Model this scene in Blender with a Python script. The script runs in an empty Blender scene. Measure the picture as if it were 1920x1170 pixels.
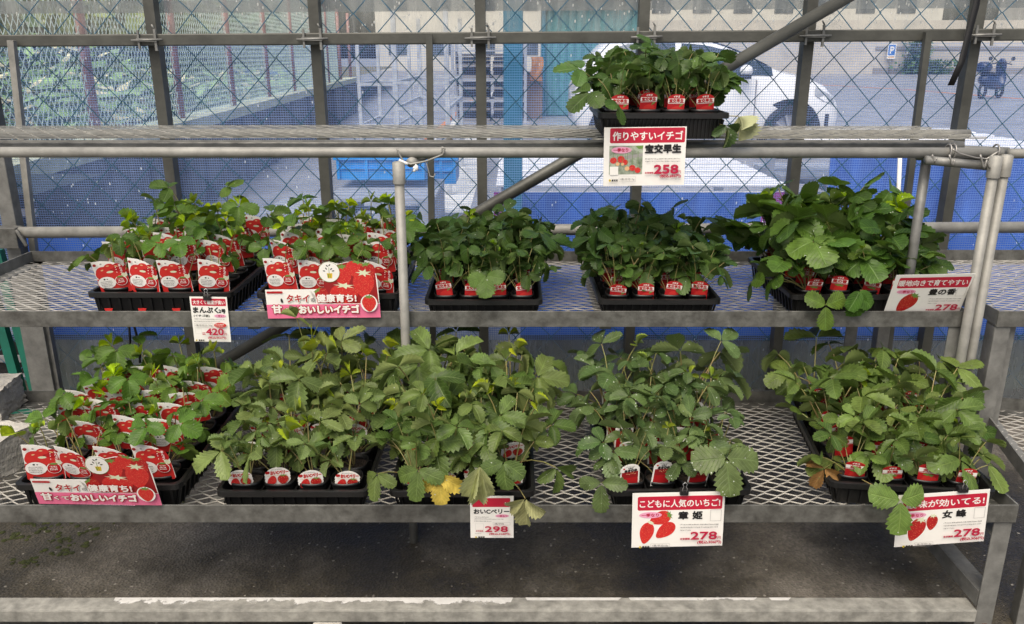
import bpy, bmesh, math, random
import numpy as np
from mathutils import Vector, Matrix
R = math.radians
S = bpy.context.scene
col = S.collection

# ---------------------------------------------------------------- camera, light, exposure
H = 1.36                      # eye height
PITCH = R(17.5)
FPX = 1541.0                  # focal length in pixels of the 1920 px wide photograph
cam = bpy.data.cameras.new('camera')
cam.sensor_width = 36.0
cam.lens = FPX / 1920 * 36.0
cam.clip_start = 0.05
cam.clip_end = 600.0
cam_o = bpy.data.objects.new('camera', cam)
cam_o.location = (0, 0, H)
cam_o.rotation_euler = (R(90) - PITCH, 0, 0)
col.objects.link(cam_o)
S.camera = cam_o

SUN_EL, SUN_AZ = R(58), R(200)        # azimuth clockwise from +Y: behind the viewer
w = bpy.data.worlds.new('World')
S.world = w
w.use_nodes = True
nt = w.node_tree
sky = nt.nodes.new('ShaderNodeTexSky')
sky.sky_type = 'NISHITA'
sky.sun_disc = False
sky.sun_elevation = SUN_EL
sky.sun_rotation = SUN_AZ
sky.air_density = 1.0
sky.dust_density = 6.0
sky.ozone_density = 0.6
bg = nt.nodes['Background']
bg.inputs['Strength'].default_value = 0.110
nt.links.new(sky.outputs[0], bg.inputs[0])
sun = bpy.data.lights.new('sun', 'SUN')
sun.energy = 2.2
sun.angle = R(55)
sun.color = (1.0, 0.93, 0.80)
sun_o = bpy.data.objects.new('sun', sun)
dv = Vector((math.sin(SUN_AZ) * math.cos(SUN_EL), math.cos(SUN_AZ) * math.cos(SUN_EL), math.sin(SUN_EL)))
sun_o.rotation_euler = dv.to_track_quat('Z', 'Y').to_euler()
sun_o.location = dv * 20
col.objects.link(sun_o)
S.view_settings.view_transform = 'Standard'
S.view_settings.look = 'None'
S.view_settings.exposure = 0.60
S.view_settings.gamma = 1.0
S.cycles.max_bounces = 7
S.cycles.diffuse_bounces = 3
S.cycles.glossy_bounces = 2
S.cycles.transmission_bounces = 4
S.cycles.transparent_max_bounces = 24
S.cycles.caustics_reflective = False
S.cycles.caustics_refractive = False
S.cycles.use_denoising = True

rnd = random.Random(7)

def ray(u, v):
    d = (u - 960) / FPX
    e = (v - 585) / FPX
    s, c = math.sin(PITCH), math.cos(PITCH)
    return Vector((d, c - e * s, -s - e * c))

def at_y(u, v, y):
    r = ray(u, v)
    return Vector((0, 0, H)) + r * (y / r.y)

def at_z(u, v, z):
    r = ray(u, v)
    return Vector((0, 0, H)) + r * ((z - H) / r.z)

# ---------------------------------------------------------------- objects, tags
def tag(o, label=None, cat=None, group=None, kind=None):
    if label: o['label'] = label
    if cat: o['category'] = cat
    if group: o['group'] = group
    if kind: o['kind'] = kind
    return o

def thing(name, label, cat, loc=(0, 0, 0), group=None, rz=0.0):
    o = bpy.data.objects.new(name, None)
    o.empty_display_size = 0.05
    o.location = loc
    o.rotation_euler = (0, 0, rz)
    col.objects.link(o)
    return tag(o, label, cat, group)

class MB:
    """collects shapes and links them as one mesh object"""
    def __init__(s):
        s.v, s.f, s.m, s.sm = [], [], [], []
    def add(s, vs, fs, mi=0, smooth=False):
        b = len(s.v)
        s.v.extend([tuple(p) for p in vs])
        for f in fs:
            s.f.append(tuple(i + b for i in f)); s.m.append(mi); s.sm.append(smooth)
    def box(s, lo, hi, mi=0):
        x0, y0, z0 = lo; x1, y1, z1 = hi
        s.add([(x0,y0,z0),(x1,y0,z0),(x1,y1,z0),(x0,y1,z0),(x0,y0,z1),(x1,y0,z1),(x1,y1,z1),(x0,y1,z1)],
              [(0,3,2,1),(4,5,6,7),(0,1,5,4),(1,2,6,5),(2,3,7,6),(3,0,4,7)], mi)
    def bar(s, p0, p1, a, b, up=(0, 0, 1), mi=0):
        p0, p1 = Vector(p0), Vector(p1)
        d = (p1 - p0).normalized()
        u = Vector(up)
        sd = d.cross(u)
        if sd.length < 1e-5: sd = d.cross(Vector((0, 1, 0)))
        sd.normalize(); u = sd.cross(d).normalized()
        o = []
        for p in (p0, p1):
            for i, j in ((-1,-1),(1,-1),(1,1),(-1,1)):
                o.append(p + sd * (a / 2 * i) + u * (b / 2 * j))
        s.add(o, [(0,1,2,3),(7,6,5,4),(0,4,5,1),(1,5,6,2),(2,6,7,3),(3,7,4,0)], mi)
    def tube(s, pts, r, n=8, mi=0, cap=True, closed=False):
        pts = [Vector(p) for p in pts]
        k = len(pts)
        rr = r if isinstance(r, (list, tuple)) else [r] * k
        b = []
        ref = None
        for i, p in enumerate(pts):
            if closed:
                d = pts[(i + 1) % k] - pts[i - 1]
            else:
                d = pts[min(i + 1, k - 1)] - pts[max(i - 1, 0)]
            d.normalize()
            if ref is None:
                ref = Vector((0, 0, 1)) if abs(d.z) < .9 else Vector((1, 0, 0))
            a = d.cross(ref).normalized()
            ref = a.cross(d).normalized()
            for j in range(n):
                t = 2 * math.pi * j / n
                b.append(p + a * (math.cos(t) * rr[i]) + ref * (math.sin(t) * rr[i]))
        f = []
        for i in range(k if closed else k - 1):
            i2 = (i + 1) % k
            for j in range(n):
                j2 = (j + 1) % n
                f.append((i*n+j, i*n+j2, i2*n+j2, i2*n+j))
        if cap and not closed:
            f.append(tuple(range(n))[::-1]); f.append(tuple((k-1)*n + j for j in range(n)))
        s.add(b, f, mi, True)
    def lathe(s, prof, n=20, mi=0, c=(0, 0, 0), axis='z', sq=0.0):
        b, f = [], []
        for r, z in prof:
            for j in range(n):
                t = 2 * math.pi * j / n
                q = 1.0
                if sq: q = 1 + sq * (1 / max(abs(math.cos(t)), abs(math.sin(t))) - 1)
                x, y = r * q * math.cos(t), r * q * math.sin(t)
                if axis == 'z': b.append((c[0] + x, c[1] + y, c[2] + z))
                else: b.append((c[0] + x, c[1] + z, c[2] + y))
        for i in range(len(prof) - 1):
            for j in range(n):
                j2 = (j + 1) % n
                q = (i*n+j, i*n+j2, (i+1)*n+j2, (i+1)*n+j)
                f.append(q if axis == 'z' else q[::-1])
        s.add(b, f, mi, True)
    def disc(s, c, r, n=20, mi=0, sq=0.0):
        b = []
        for j in range(n):
            t = 2 * math.pi * j / n
            q = 1 + sq * (1 / max(abs(math.cos(t)), abs(math.sin(t))) - 1) if sq else 1
            b.append((c[0] + r*q*math.cos(t), c[1] + r*q*math.sin(t), c[2]))
        s.add(b, [tuple(range(n))], mi)
    def prism(s, poly, y0, y1, mi=0):
        """outline in x,z extruded along y"""
        n = len(poly)
        vs = [(x, y0, z) for x, z in poly] + [(x, y1, z) for x, z in poly]
        fs = [tuple(range(n)), tuple(range(2*n-1, n-1, -1))]
        fs += [(i, i + n, (i+1) % n + n, (i+1) % n) for i in range(n)]
        s.add(vs, fs, mi)
    def build(s, name, mats, parent=None, bevel=0, world=True):
        me = bpy.data.meshes.new(name)
        off = parent.location if (parent is not None and world) else Vector((0, 0, 0))
        me.from_pydata([(x - off[0], y - off[1], z - off[2]) for x, y, z in s.v], [], s.f)
        if not isinstance(mats, (list, tuple)): mats = [mats]
        for m in mats: me.materials.append(m)
        me.polygons.foreach_set('material_index', s.m)
        me.polygons.foreach_set('use_smooth', s.sm)
        me.update()
        o = bpy.data.objects.new(name, me)
        col.objects.link(o)
        if parent is not None: o.parent = parent
        if bevel:
            md = o.modifiers.new('bevel', 'BEVEL'); md.width = bevel; md.segments = 2; md.limit_method = 'ANGLE'
        return o

# ---------------------------------------------------------------- materials
def newmat(name):
    m = bpy.data.materials.new(name); m.use_nodes = True
    n = m.node_tree.nodes; l = m.node_tree.links
    return m, n, l, n['Principled BSDF'], n['Material Output']

def N(n, t, **k):
    o = n.new(t)
    for a, b in k.items():
        if a == 'op': o.operation = b
        elif a[0] == 'i' and a[1:].isdigit(): o.inputs[int(a[1:])].default_value = b
        else: setattr(o, a, b)
    return o

def mk(name, c, rough=.5, metal=0., var=.25, scale=18., bump=0., bscale=90., c2=None, coord='pos', spec=.5, detail=5., streak=None):
    m, n, l, p, out = newmat(name)
    if coord == 'pos':
        src = n.new('ShaderNodeNewGeometry').outputs['Position']
    else:
        src = n.new('ShaderNodeTexCoord').outputs['Object']
    if streak:
        mp = N(n, 'ShaderNodeMapping'); mp.inputs['Scale'].default_value = streak
        l.new(src, mp.inputs[0]); src = mp.outputs[0]
    t = N(n, 'ShaderNodeTexNoise'); t.inputs['Scale'].default_value = scale; t.inputs['Detail'].default_value = detail
    t.inputs['Roughness'].default_value = .62
    l.new(src, t.inputs['Vector'])
    rp = n.new('ShaderNodeValToRGB')
    c2 = c2 or tuple(x * (1 - var) for x in c)
    rp.color_ramp.elements[0].position = .32; rp.color_ramp.elements[1].position = .68
    rp.color_ramp.elements[0].color = (*c2, 1)
    rp.color_ramp.elements[1].color = (*[min(1, x * (1 + var * .4)) for x in c], 1)
    l.new(t.outputs['Fac'], rp.inputs[0])
    l.new(rp.outputs[0], p.inputs['Base Color'])
    p.inputs['Roughness'].default_value = rough
    p.inputs['Metallic'].default_value = metal
    p.inputs['Specular IOR Level'].default_value = spec
    if bump:
        t2 = N(n, 'ShaderNodeTexNoise'); t2.inputs['Scale'].default_value = bscale; t2.inputs['Detail'].default_value = 4
        l.new(src, t2.inputs['Vector'])
        b = n.new('ShaderNodeBump'); b.inputs['Strength'].default_value = bump; b.inputs['Distance'].default_value = .004
        l.new(t2.outputs['Fac'], b.inputs['Height']); l.new(b.outputs[0], p.inputs['Normal'])
    return m

def flat(name, c, rough=.45, spec=.4):
    return mk(name, c, rough, 0, .06, 40, spec=spec, coord='obj')

M = {}
M['galv'] = mk('galvanised_steel', (.20, .20, .187), .5, .25, .36, 22, .3, 60, detail=9)
M['galv_dark'] = mk('weathered_galvanised_steel', (.130, .130, .119), .55, .25, .5, 26, .4, 70, c2=(.058, .056, .050), detail=10)
M['pipe'] = mk('bright_galvanised_pipe', (.27, .265, .24), .55, .15, .35, 14, .1, 80)
M['frame'] = mk('dull_grey_green_frame_steel', (.080, .081, .070), .5, .25, .4, 7, .2, 60)
M['mesh'] = mk('expanded_metal', (.55, .53, .48), .5, .2, .35, 25, 0)
M['mesh_dull'] = mk('dull_expanded_metal', (.38, .37, .33), .55, .2, .35, 25, 0)
M['wire'] = mk('tie_wire', (.3, .29, .27), .45, .5, .3)
M['rust'] = mk('rusty_bolt', (.13, .05, .025), .8, 0, .5, 80, .5, 120)
M['black_plastic'] = mk('black_plastic', (.010, .010, .010), .38, 0, .3, 30, .06, 60, spec=.45)
M['black_rib'] = mk('black_ribbed_plastic', (.014, .014, .013), .33, 0, .3, 30, spec=.5)
M['strap'] = mk('black_strap', (.008, .008, .009), .6)
M['chain'] = mk('teal_coated_wire', (.045, .14, .22), .4, 0, .25, 30)
M['fence_wire'] = mk('pale_green_wire', (.60, .74, .70), .5, 0, .2)
M['fence_post'] = mk('faded_pink_fence_post', (.36, .20, .19), .6, 0, .35, 12)
M['teal'] = mk('teal_painted_steel', (.012, .15, .24), .35, 0, .25, 6)
M['green_frame'] = mk('green_painted_frame', (.01, .13, .09), .4, 0, .3, 10)
M['white_paint'] = mk('white_paint', (.74, .74, .72), .5, 0, .15, 20)
M['rack_grey'] = mk('worn_grey_white_paint', (.46, .48, .50), .5, 0, .4, 12)
M['concrete'] = mk('pale_concrete', (.44, .42, .37), .9, 0, .35, 14, .8, 120)
M['soil'] = mk('moist_potting_soil', (.035, .024, .016), .9, 0, .7, 160, 1.0, 220, c2=(.012, .008, .006))
M['tarp'] = mk('blue_tarp', (.018, .085, .42), .42, 0, .3, 5, .6, 14)
M['tarp_dark'] = mk('dark_blue_tarp', (.02, .095, .40), .42, 0, .6, 3, .8, 9, c2=(.010, .048, .25), streak=(3, 3, .6))
M['magenta'] = mk('magenta_cloth', (.28, .02, .22), .7, 0, .3)
M['slat'] = mk('white_plastic_slat', (.80, .80, .82), .35, 0, .1)
M['blue_crate'] = mk('light_blue_plastic', (.02, .28, .72), .35, 0, .15)
M['grey_pallet'] = mk('grey_plastic_pallet', (.34, .36, .40), .45, 0, .2)
M['clip_wire'] = mk('clip_wire', (.5, .5, .5), .3, .8, .1)
M['card'] = mk('white_card', (.78, .765, .72), .4, 0, .05, 30, coord='obj')
M['red'] = flat('sign_red', (.46, .014, .04))
M['price'] = flat('price_red', (.43, .012, .05))
M['ink'] = flat('black_ink', (.012, .011, .012))
M['grey_ink'] = flat('grey_ink', (.30, .29, .28))
M['pink'] = flat('pale_pink_ink', (.72, .33, .47))
M['banner_pink'] = flat('banner_pink_ink', (.74, .16, .29))
M['tagred'] = flat('tag_red', (.54, .028, .024))
M['tagred2'] = flat('tag_deep_red', (.40, .012, .015))
M['tagdark'] = flat('tag_dark_red', (.27, .012, .014))
M['calyx'] = flat('calyx_green_ink', (.13, .24, .05))
M['pale_calyx'] = flat('pale_calyx_ink', (.62, .66, .46))
M['yellow'] = flat('yellow_ink', (.62, .42, .03))
M['photo_grey'] = mk('printed_photo_green_grey', (.34, .38, .30), .4, 0, .6, 60, coord='obj', c2=(.10, .13, .08))
M['peach'] = flat('unripe_fruit_ink', (.68, .42, .22))
M['orange'] = mk('orange_cloth', (.50, .24, .09), .8)

def sheer(name, c, c2, amt, scale=6, bump=.5, bs=16):
    m = mk(name, c, .45, 0, .3, scale, bump, bs, c2=c2)
    n, l = m.node_tree.nodes, m.node_tree.links
    p = n['Principled BSDF']; out = n['Material Output']
    tr = n.new('ShaderNodeBsdfTranslucent'); src = p.inputs['Base Color'].links[0].from_socket; l.new(src, tr.inputs[0])
    ms = n.new('ShaderNodeMixShader'); ms.inputs[0].default_value = amt
    l.new(p.outputs[0], ms.inputs[1]); l.new(tr.outputs[0], ms.inputs[2]); l.new(ms.outputs[0], out.inputs['Surface'])
    return m
M['tarp'] = sheer('blue_tarp', (.05, .22, .74), (.03, .14, .56), .6)
M['white_film'] = sheer('white_plastic_film', (.80, .80, .78), (.68, .68, .66), .5)
def berry_mat(name, c, c2, seeds):
    m, n, l, p, out = newmat(name)
    tc = n.new('ShaderNodeTexCoord')
    v = N(n, 'ShaderNodeTexVoronoi'); v.inputs['Scale'].default_value = seeds
    l.new(tc.outputs['Object'], v.inputs['Vector'])
    lt = N(n, 'ShaderNodeMath', op='LESS_THAN', i1=.22); l.new(v.outputs['Distance'], lt.inputs[0])
    t = N(n, 'ShaderNodeTexNoise'); t.inputs['Scale'].default_value = seeds * .2; l.new(tc.outputs['Object'], t.inputs['Vector'])
    mx = n.new('ShaderNodeMix'); mx.data_type = 'RGBA'
    l.new(t.outputs['Fac'], mx.inputs[0]); mx.inputs[6].default_value = (*c2, 1); mx.inputs[7].default_value = (*c, 1)
    m2 = n.new('ShaderNodeMix'); m2.data_type = 'RGBA'
    l.new(lt.outputs[0], m2.inputs[0]); l.new(mx.outputs[2], m2.inputs[6]); m2.inputs[7].default_value = (.70, .25, .12, 1)
    l.new(m2.outputs[2], p.inputs['Base Color']); p.inputs['Roughness'].default_value = .4
    return m
M['berry'] = berry_mat('printed_strawberry', (.62, .03, .025), (.42, .012, .015), 380)
M['berry2'] = berry_mat('printed_strawberry_deep', (.45, .015, .015), (.28, .008, .01), 300)

def leaf_mat(name, c1, c2, young, back, rough=.36, wet=.994):
    m, n, l, p, out = newmat(name)
    at = N(n, 'ShaderNodeAttribute', attribute_name='lv')
    uv = n.new('ShaderNodeUVMap')
    sx = n.new('ShaderNodeSeparateXYZ'); l.new(uv.outputs[0], sx.inputs[0])
    a1 = N(n, 'ShaderNodeMath', op='MULTIPLY_ADD', i1=2., i2=-1.); l.new(sx.outputs[0], a1.inputs[0])
    a = N(n, 'ShaderNodeMath', op='ABSOLUTE'); l.new(a1.outputs[0], a.inputs[0])
    s8 = N(n, 'ShaderNodeMath', op='MULTIPLY', i1=7.); l.new(sx.outputs[1], s8.inputs[0])
    ta = N(n, 'ShaderNodeMath', op='MULTIPLY_ADD', i1=-2.2); l.new(a.outputs[0], ta.inputs[0]); l.new(s8.outputs[0], ta.inputs[2])
    pp = N(n, 'ShaderNodeMath', op='PINGPONG', i1=.5); l.new(ta.outputs[0], pp.inputs[0])
    lat = N(n, 'ShaderNodeMapRange', interpolation_type='SMOOTHSTEP'); lat.inputs[1].default_value = 0; lat.inputs[2].default_value = .16
    lat.inputs[3].default_value = 1; lat.inputs[4].default_value = 0; l.new(pp.outputs[0], lat.inputs[0])
    mid = N(n, 'ShaderNodeMapRange', interpolation_type='SMOOTHSTEP'); mid.inputs[1].default_value = .0; mid.inputs[2].default_value = .09
    mid.inputs[3].default_value = 1; mid.inputs[4].default_value = 0; l.new(a.outputs[0], mid.inputs[0])
    lh = N(n, 'ShaderNodeMath', op='MULTIPLY', i1=.55); l.new(lat.outputs[0], lh.inputs[0])
    vein = N(n, 'ShaderNodeMath', op='MAXIMUM'); l.new(lh.outputs[0], vein.inputs[0]); l.new(mid.outputs[0], vein.inputs[1])
    mx = n.new('ShaderNodeMix'); mx.data_type = 'RGBA'
    l.new(at.outputs['Fac'], mx.inputs[0]); mx.inputs[6].default_value = (*c1, 1); mx.inputs[7].default_value = (*c2, 1)
    yg = N(n, 'ShaderNodeMapRange'); yg.inputs[1].default_value = .86; yg.inputs[2].default_value = .95; l.new(at.outputs['Fac'], yg.inputs[0])
    my = n.new('ShaderNodeMix'); my.data_type = 'RGBA'; l.new(yg.outputs[0], my.inputs[0]); l.new(mx.outputs[2], my.inputs[6]); my.inputs[7].default_value = (*young, 1)
    tc = n.new('ShaderNodeTexCoord')
    ns = N(n, 'ShaderNodeTexNoise'); ns.inputs['Scale'].default_value = 45; ns.inputs['Detail'].default_value = 4; l.new(tc.outputs['Object'], ns.inputs['Vector'])
    hs = n.new('ShaderNodeHueSaturation'); hs.inputs['Saturation'].default_value = 1.06; l.new(my.outputs[2], hs.inputs['Color'])
    vr = N(n, 'ShaderNodeMapRange'); vr.inputs[1].default_value = .3; vr.inputs[2].default_value = .7; vr.inputs[3].default_value = .68; vr.inputs[4].default_value = 1.3
    l.new(ns.outputs['Fac'], vr.inputs[0])
    oi = n.new('ShaderNodeObjectInfo')
    pv = N(n, 'ShaderNodeMapRange'); pv.inputs[3].default_value = .80; pv.inputs[4].default_value = 1.22; fr_ = N(n, 'ShaderNodeMath', op='FRACT'); m7 = N(n, 'ShaderNodeMath', op='MULTIPLY', i1=7.31); l.new(oi.outputs['Random'], m7.inputs[0]); l.new(m7.outputs[0], fr_.inputs[0]); l.new(fr_.outputs[0], pv.inputs[0])
    vm = N(n, 'ShaderNodeMath', op='MULTIPLY'); l.new(vr.outputs[0], vm.inputs[0]); l.new(pv.outputs[0], vm.inputs[1]); l.new(vm.outputs[0], hs.inputs['Value'])
    hr = N(n, 'ShaderNodeMapRange'); hr.inputs[3].default_value = .482; hr.inputs[4].default_value = .51; l.new(oi.outputs['Random'], hr.inputs[0])
    l.new(hr.outputs[0], hs.inputs['Hue'])
    mv = n.new('ShaderNodeMix'); mv.data_type = 'RGBA'; mv.inputs[7].default_value = (*[min(1, x * 1.7 + .006) for x in c2], 1)
    vf = N(n, 'ShaderNodeMath', op='MULTIPLY', i1=.42); l.new(vein.outputs[0], vf.inputs[0]); l.new(vf.outputs[0], mv.inputs[0]); l.new(hs.outputs[0], mv.inputs[6])
    ge = n.new('ShaderNodeNewGeometry')
    mb = n.new('ShaderNodeMix'); mb.data_type = 'RGBA'; l.new(ge.outputs['Backfacing'], mb.inputs[0]); l.new(mv.outputs[2], mb.inputs[6]); mb.inputs[7].default_value = (*back, 1)
    wv = N(n, 'ShaderNodeTexVoronoi'); wv.inputs['Scale'].default_value = 240; l.new(tc.outputs['Object'], wv.inputs['Vector'])
    ws = n.new('ShaderNodeSeparateColor'); l.new(wv.outputs['Color'], ws.inputs[0])
    wg = N(n, 'ShaderNodeMath', op='GREATER_THAN', i1=wet); l.new(ws.outputs[0], wg.inputs[0])
    wl = N(n, 'ShaderNodeMath', op='LESS_THAN', i1=.36); l.new(wv.outputs['Distance'], wl.inputs[0])
    wm = N(n, 'ShaderNodeMath', op='MULTIPLY'); l.new(wg.outputs[0], wm.inputs[0]); l.new(wl.outputs[0], wm.inputs[1])
    md = n.new('ShaderNodeMix'); md.data_type = 'RGBA'; l.new(wm.outputs[0], md.inputs[0]); l.new(mb.outputs[2], md.inputs[6]); md.inputs[7].default_value = (.50, .54, .46, 1)
    l.new(md.outputs[2], p.inputs['Base Color'])
    p.inputs['Roughness'].default_value = rough
    p.inputs['Specular IOR Level'].default_value = .25
    bp = n.new('ShaderNodeBump'); bp.inputs['Strength'].default_value = .6; bp.inputs['Distance'].default_value = .0016; bp.invert = True
    nb = N(n, 'ShaderNodeMath', op='MULTIPLY_ADD', i1=.5); l.new(ns.outputs['Fac'], nb.inputs[0]); l.new(vein.outputs[0], nb.inputs[2])
    l.new(nb.outputs[0], bp.inputs['Height']); l.new(bp.outputs[0], p.inputs['Normal'])
    tr = n.new('ShaderNodeBsdfTranslucent')
    tm = n.new('ShaderNodeHueSaturation'); tm.inputs['Value'].default_value = 1.15; tm.inputs['Saturation'].default_value = 1.1; l.new(mv.outputs[2], tm.inputs['Color']); l.new(tm.outputs[0], tr.inputs[0])
    ms = n.new('ShaderNodeMixShader'); ms.inputs[0].default_value = .27
    l.new(p.outputs[0], ms.inputs[1]); l.new(tr.outputs[0], ms.inputs[2]); l.new(ms.outputs[0], out.inputs['Surface'])
    return m
# ---------------------------------------------------------------- foliage
ACR = np.array([-1., -.55, 0., .55, 1.])
def leaflet_grid(NS, a, b, teeth):
    s = np.linspace(0, 1, NS + 1)
    wv = (s ** a) * np.maximum(1 - s, 0) ** b
    pk = a / (a + b)
    wv /= (pk ** a) * ((1 - pk) ** b)
    wv[0] = .05
    wv[-1] = .10
    sh = np.zeros(NS + 1)
    for i in range(1, NS):
        if s[i] > .22:
            if i % 2: wv[i] *= 1 + teeth; sh[i] = .02
            else: wv[i] *= 1 - teeth; sh[i] = -.012
    return s, wv, sh

class Leafer:
    """serrated trifoliate leaves and their stalks, gathered into two meshes"""
    def __init__(s, seed):
        s.r = random.Random(seed)
        s.V, s.F, s.UV, s.LV = [], [], [], []
        s.nv = 0
        s.st = MB()
    def leaflet(s, base, F, Nn, L, ratio, shape, lv, droop, fold, roll=0.):
        r = s.r
        NS = 14
        sv, wv, sh = leaflet_grid(NS, shape[0], shape[1], shape[2])
        F = Vector(F).normalized(); Nn = Vector(Nn)
        Sd = F.cross(Nn).normalized(); Nn = Sd.cross(F).normalized()
        ph = r.uniform(0, 6.3); amp = r.uniform(.012, .035); bend = r.uniform(-.10, .10)
        S_, A_ = np.meshgrid(sv, ACR, indexing='ij')
        W_ = np.repeat(wv[:, None], 5, 1)
        edge = np.where(np.abs(A_) > .9, 1., np.where(np.abs(A_) > .4, .35, 0.))
        teethfree = np.repeat(leaflet_grid(NS, shape[0], shape[1], 0)[1][:, None], 5, 1)
        Wm = np.where(np.abs(A_) > .9, W_, teethfree)
        x = L * (S_ + edge * np.repeat(sh[:, None], 5, 1))
        y = L * ratio / 2 * A_ * Wm + bend * L * S_ ** 2
        aw = np.abs(A_) * Wm
        z = L * (-droop * S_ ** 2 + fold * aw * (1 - .25 * S_) + amp * np.sin(7 * S_ + ph + A_ * 1.5) * aw - .10 * (aw ** 2) * (fold > 0))
        P = (np.array(base)[None, None] + x[..., None] * np.array(F) + y[..., None] * np.array(Sd) + z[..., None] * np.array(Nn)).reshape(-1, 3)
        s.V.append(P)
        uv = np.stack([(A_ + 1) / 2, S_], -1).reshape(-1, 2)
        s.UV.append(uv)
        s.LV.append(np.full(len(P), lv))
        k = s.nv
        for i in range(NS):
            for j in range(4):
                q = k + i * 5 + j
                s.F.append((q, q + 1, q + 6, q + 5))
        s.nv += len(P)
    def leaf(s, base, tip, azdir, pitch, L, ratio, shape, lv, droop, fold, sag=.35, stem=True, spread=78, sr=.0014, tilt=0.):
        """base: where the stalk starts; tip: where the three leaflets meet"""
        r = s.r
        base, tip = Vector(base), Vector(tip)
        if stem:
            c = base.lerp(tip, .5); c.z = base.z + (tip.z - base.z) * (.5 + sag * .7); c += Vector((r.uniform(-.006, .006), r.uniform(-.006, .006), 0))
            pts = [base * (1-t)**2 + c * 2*t*(1-t) + tip * t*t for t in (0, .25, .5, .75, 1.)]
            s.st.tube(pts, [sr * 1.35, sr * 1.2, sr, sr * .9, sr * .8], 5, cap=False)
        az = Vector((azdir[0], azdir[1], 0)).normalized()
        F = az * math.cos(pitch) + Vector((0, 0, math.sin(pitch)))
        Sd = F.cross(Vector((0, 0, 1)))
        if Sd.length < .05: Sd = Vector((az.y, -az.x, 0))
        Sd.normalize(); Nn = Sd.cross(F).normalized()
        q = Matrix.Rotation(r.uniform(-.7, .7) + tilt, 3, F)
        Nn = q @ Nn
        gap = .003 + L * .04
        for k, dl in ((0, 0), (1, spread + r.uniform(-9, 9)), (2, -spread + r.uniform(-9, 9))):
            Fk = Matrix.Rotation(R(dl), 3, Nn) @ F
            sc = 1.0 if k == 0 else r.uniform(.84, .96)
            Fk = (Fk - Nn * r.uniform(-.05, .22)).normalized()
            Nk = (Nn + Fk * 0.0 + Vector((r.uniform(-.15, .15), r.uniform(-.15, .15), 0))).normalized()
            s.leaflet(tip + Fk * (gap if k == 0 else gap * .4), Fk, Nk, L * sc, ratio * r.uniform(.92, 1.08), shape,
                      min(1, max(0, lv + r.uniform(-.05, .05))) if lv < .9 else lv, droop * r.uniform(.4, 2.0), fold * r.uniform(.6, 1.7))
    def meshes(s, lm, sm):
        me = bpy.data.meshes.new('foliage')
        V = np.concatenate(s.V)
        me.from_pydata(V.tolist(), [], s.F)
        me.polygons.foreach_set('use_smooth', [True] * len(s.F))
        uv = np.concatenate(s.UV)
        ul = me.uv_layers.new(name='UVMap')
        li = np.zeros(len(me.loops), dtype=np.int32); me.loops.foreach_get('vertex_index', li)
        ul.data.foreach_set('uv', uv[li].astype(np.float32).ravel())
        at = me.attributes.new('lv', 'FLOAT', 'POINT'); at.data.foreach_set('value', np.concatenate(s.LV).astype(np.float32))
        me.materials.append(lm); me.update()
        ms = bpy.data.meshes.new('stems')
        ms.from_pydata(s.st.v, [], s.st.f); ms.polygons.foreach_set('use_smooth', [True] * len(s.st.f))
        ms.materials.append(sm); ms.update()
        return me, ms

M['stem'] = mk('leaf_stalk', (.20, .24, .07), .5, 0, .3, 60, c2=(.22, .13, .06), coord='obj')
#        c1 (dark)            c2 (light)           young               underside
LM = {
 'A': leaf_mat('fresh_leaf',   (.046, .095, .016), (.100, .175, .034), (.30, .42, .03), (.15, .21, .05)),
 'B': leaf_mat('dark_leaf',    (.032, .066, .015), (.074, .128, .032), (.15, .25, .02), (.11, .16, .05)),
 'C': leaf_mat('round_leaf',   (.040, .082, .015), (.092, .162, .033), (.20, .30, .02), (.14, .20, .06)),
 'D': leaf_mat('pale_leaf',    (.068, .112, .030), (.165, .218, .076), (.28, .36, .04), (.21, .26, .08)),
 'E': leaf_mat('olive_leaf',   (.054, .094, .022), (.135, .190, .058), (.28, .34, .03), (.22, .27, .09)),
 'F': leaf_mat('bluish_leaf',  (.050, .087, .027), (.112, .160, .060), (.17, .23, .03), (.17, .22, .08), .34, .965),
 'G': leaf_mat('broad_leaf',   (.052, .095, .020), (.142, .198, .054), (.30, .40, .04), (.17, .22, .07)),
 'W': leaf_mat('wilted_leaf',  (.28, .30, .14), (.40, .42, .22), (.5, .5, .25), (.42, .44, .24), .6),
 'Y': leaf_mat('yellowing_leaf', (.40, .34, .07), (.50, .42, .10), (.5, .45, .1), (.45, .38, .12), .55),
 'X': leaf_mat('dead_leaf',    (.16, .09, .03), (.36, .24, .09), (.4, .3, .1), (.30, .20, .09), .7),
}
ROUND = (.52, .34, .08)
OVAL = (.72, .46, .115)
LONG = (.85, .52, .15)
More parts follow.
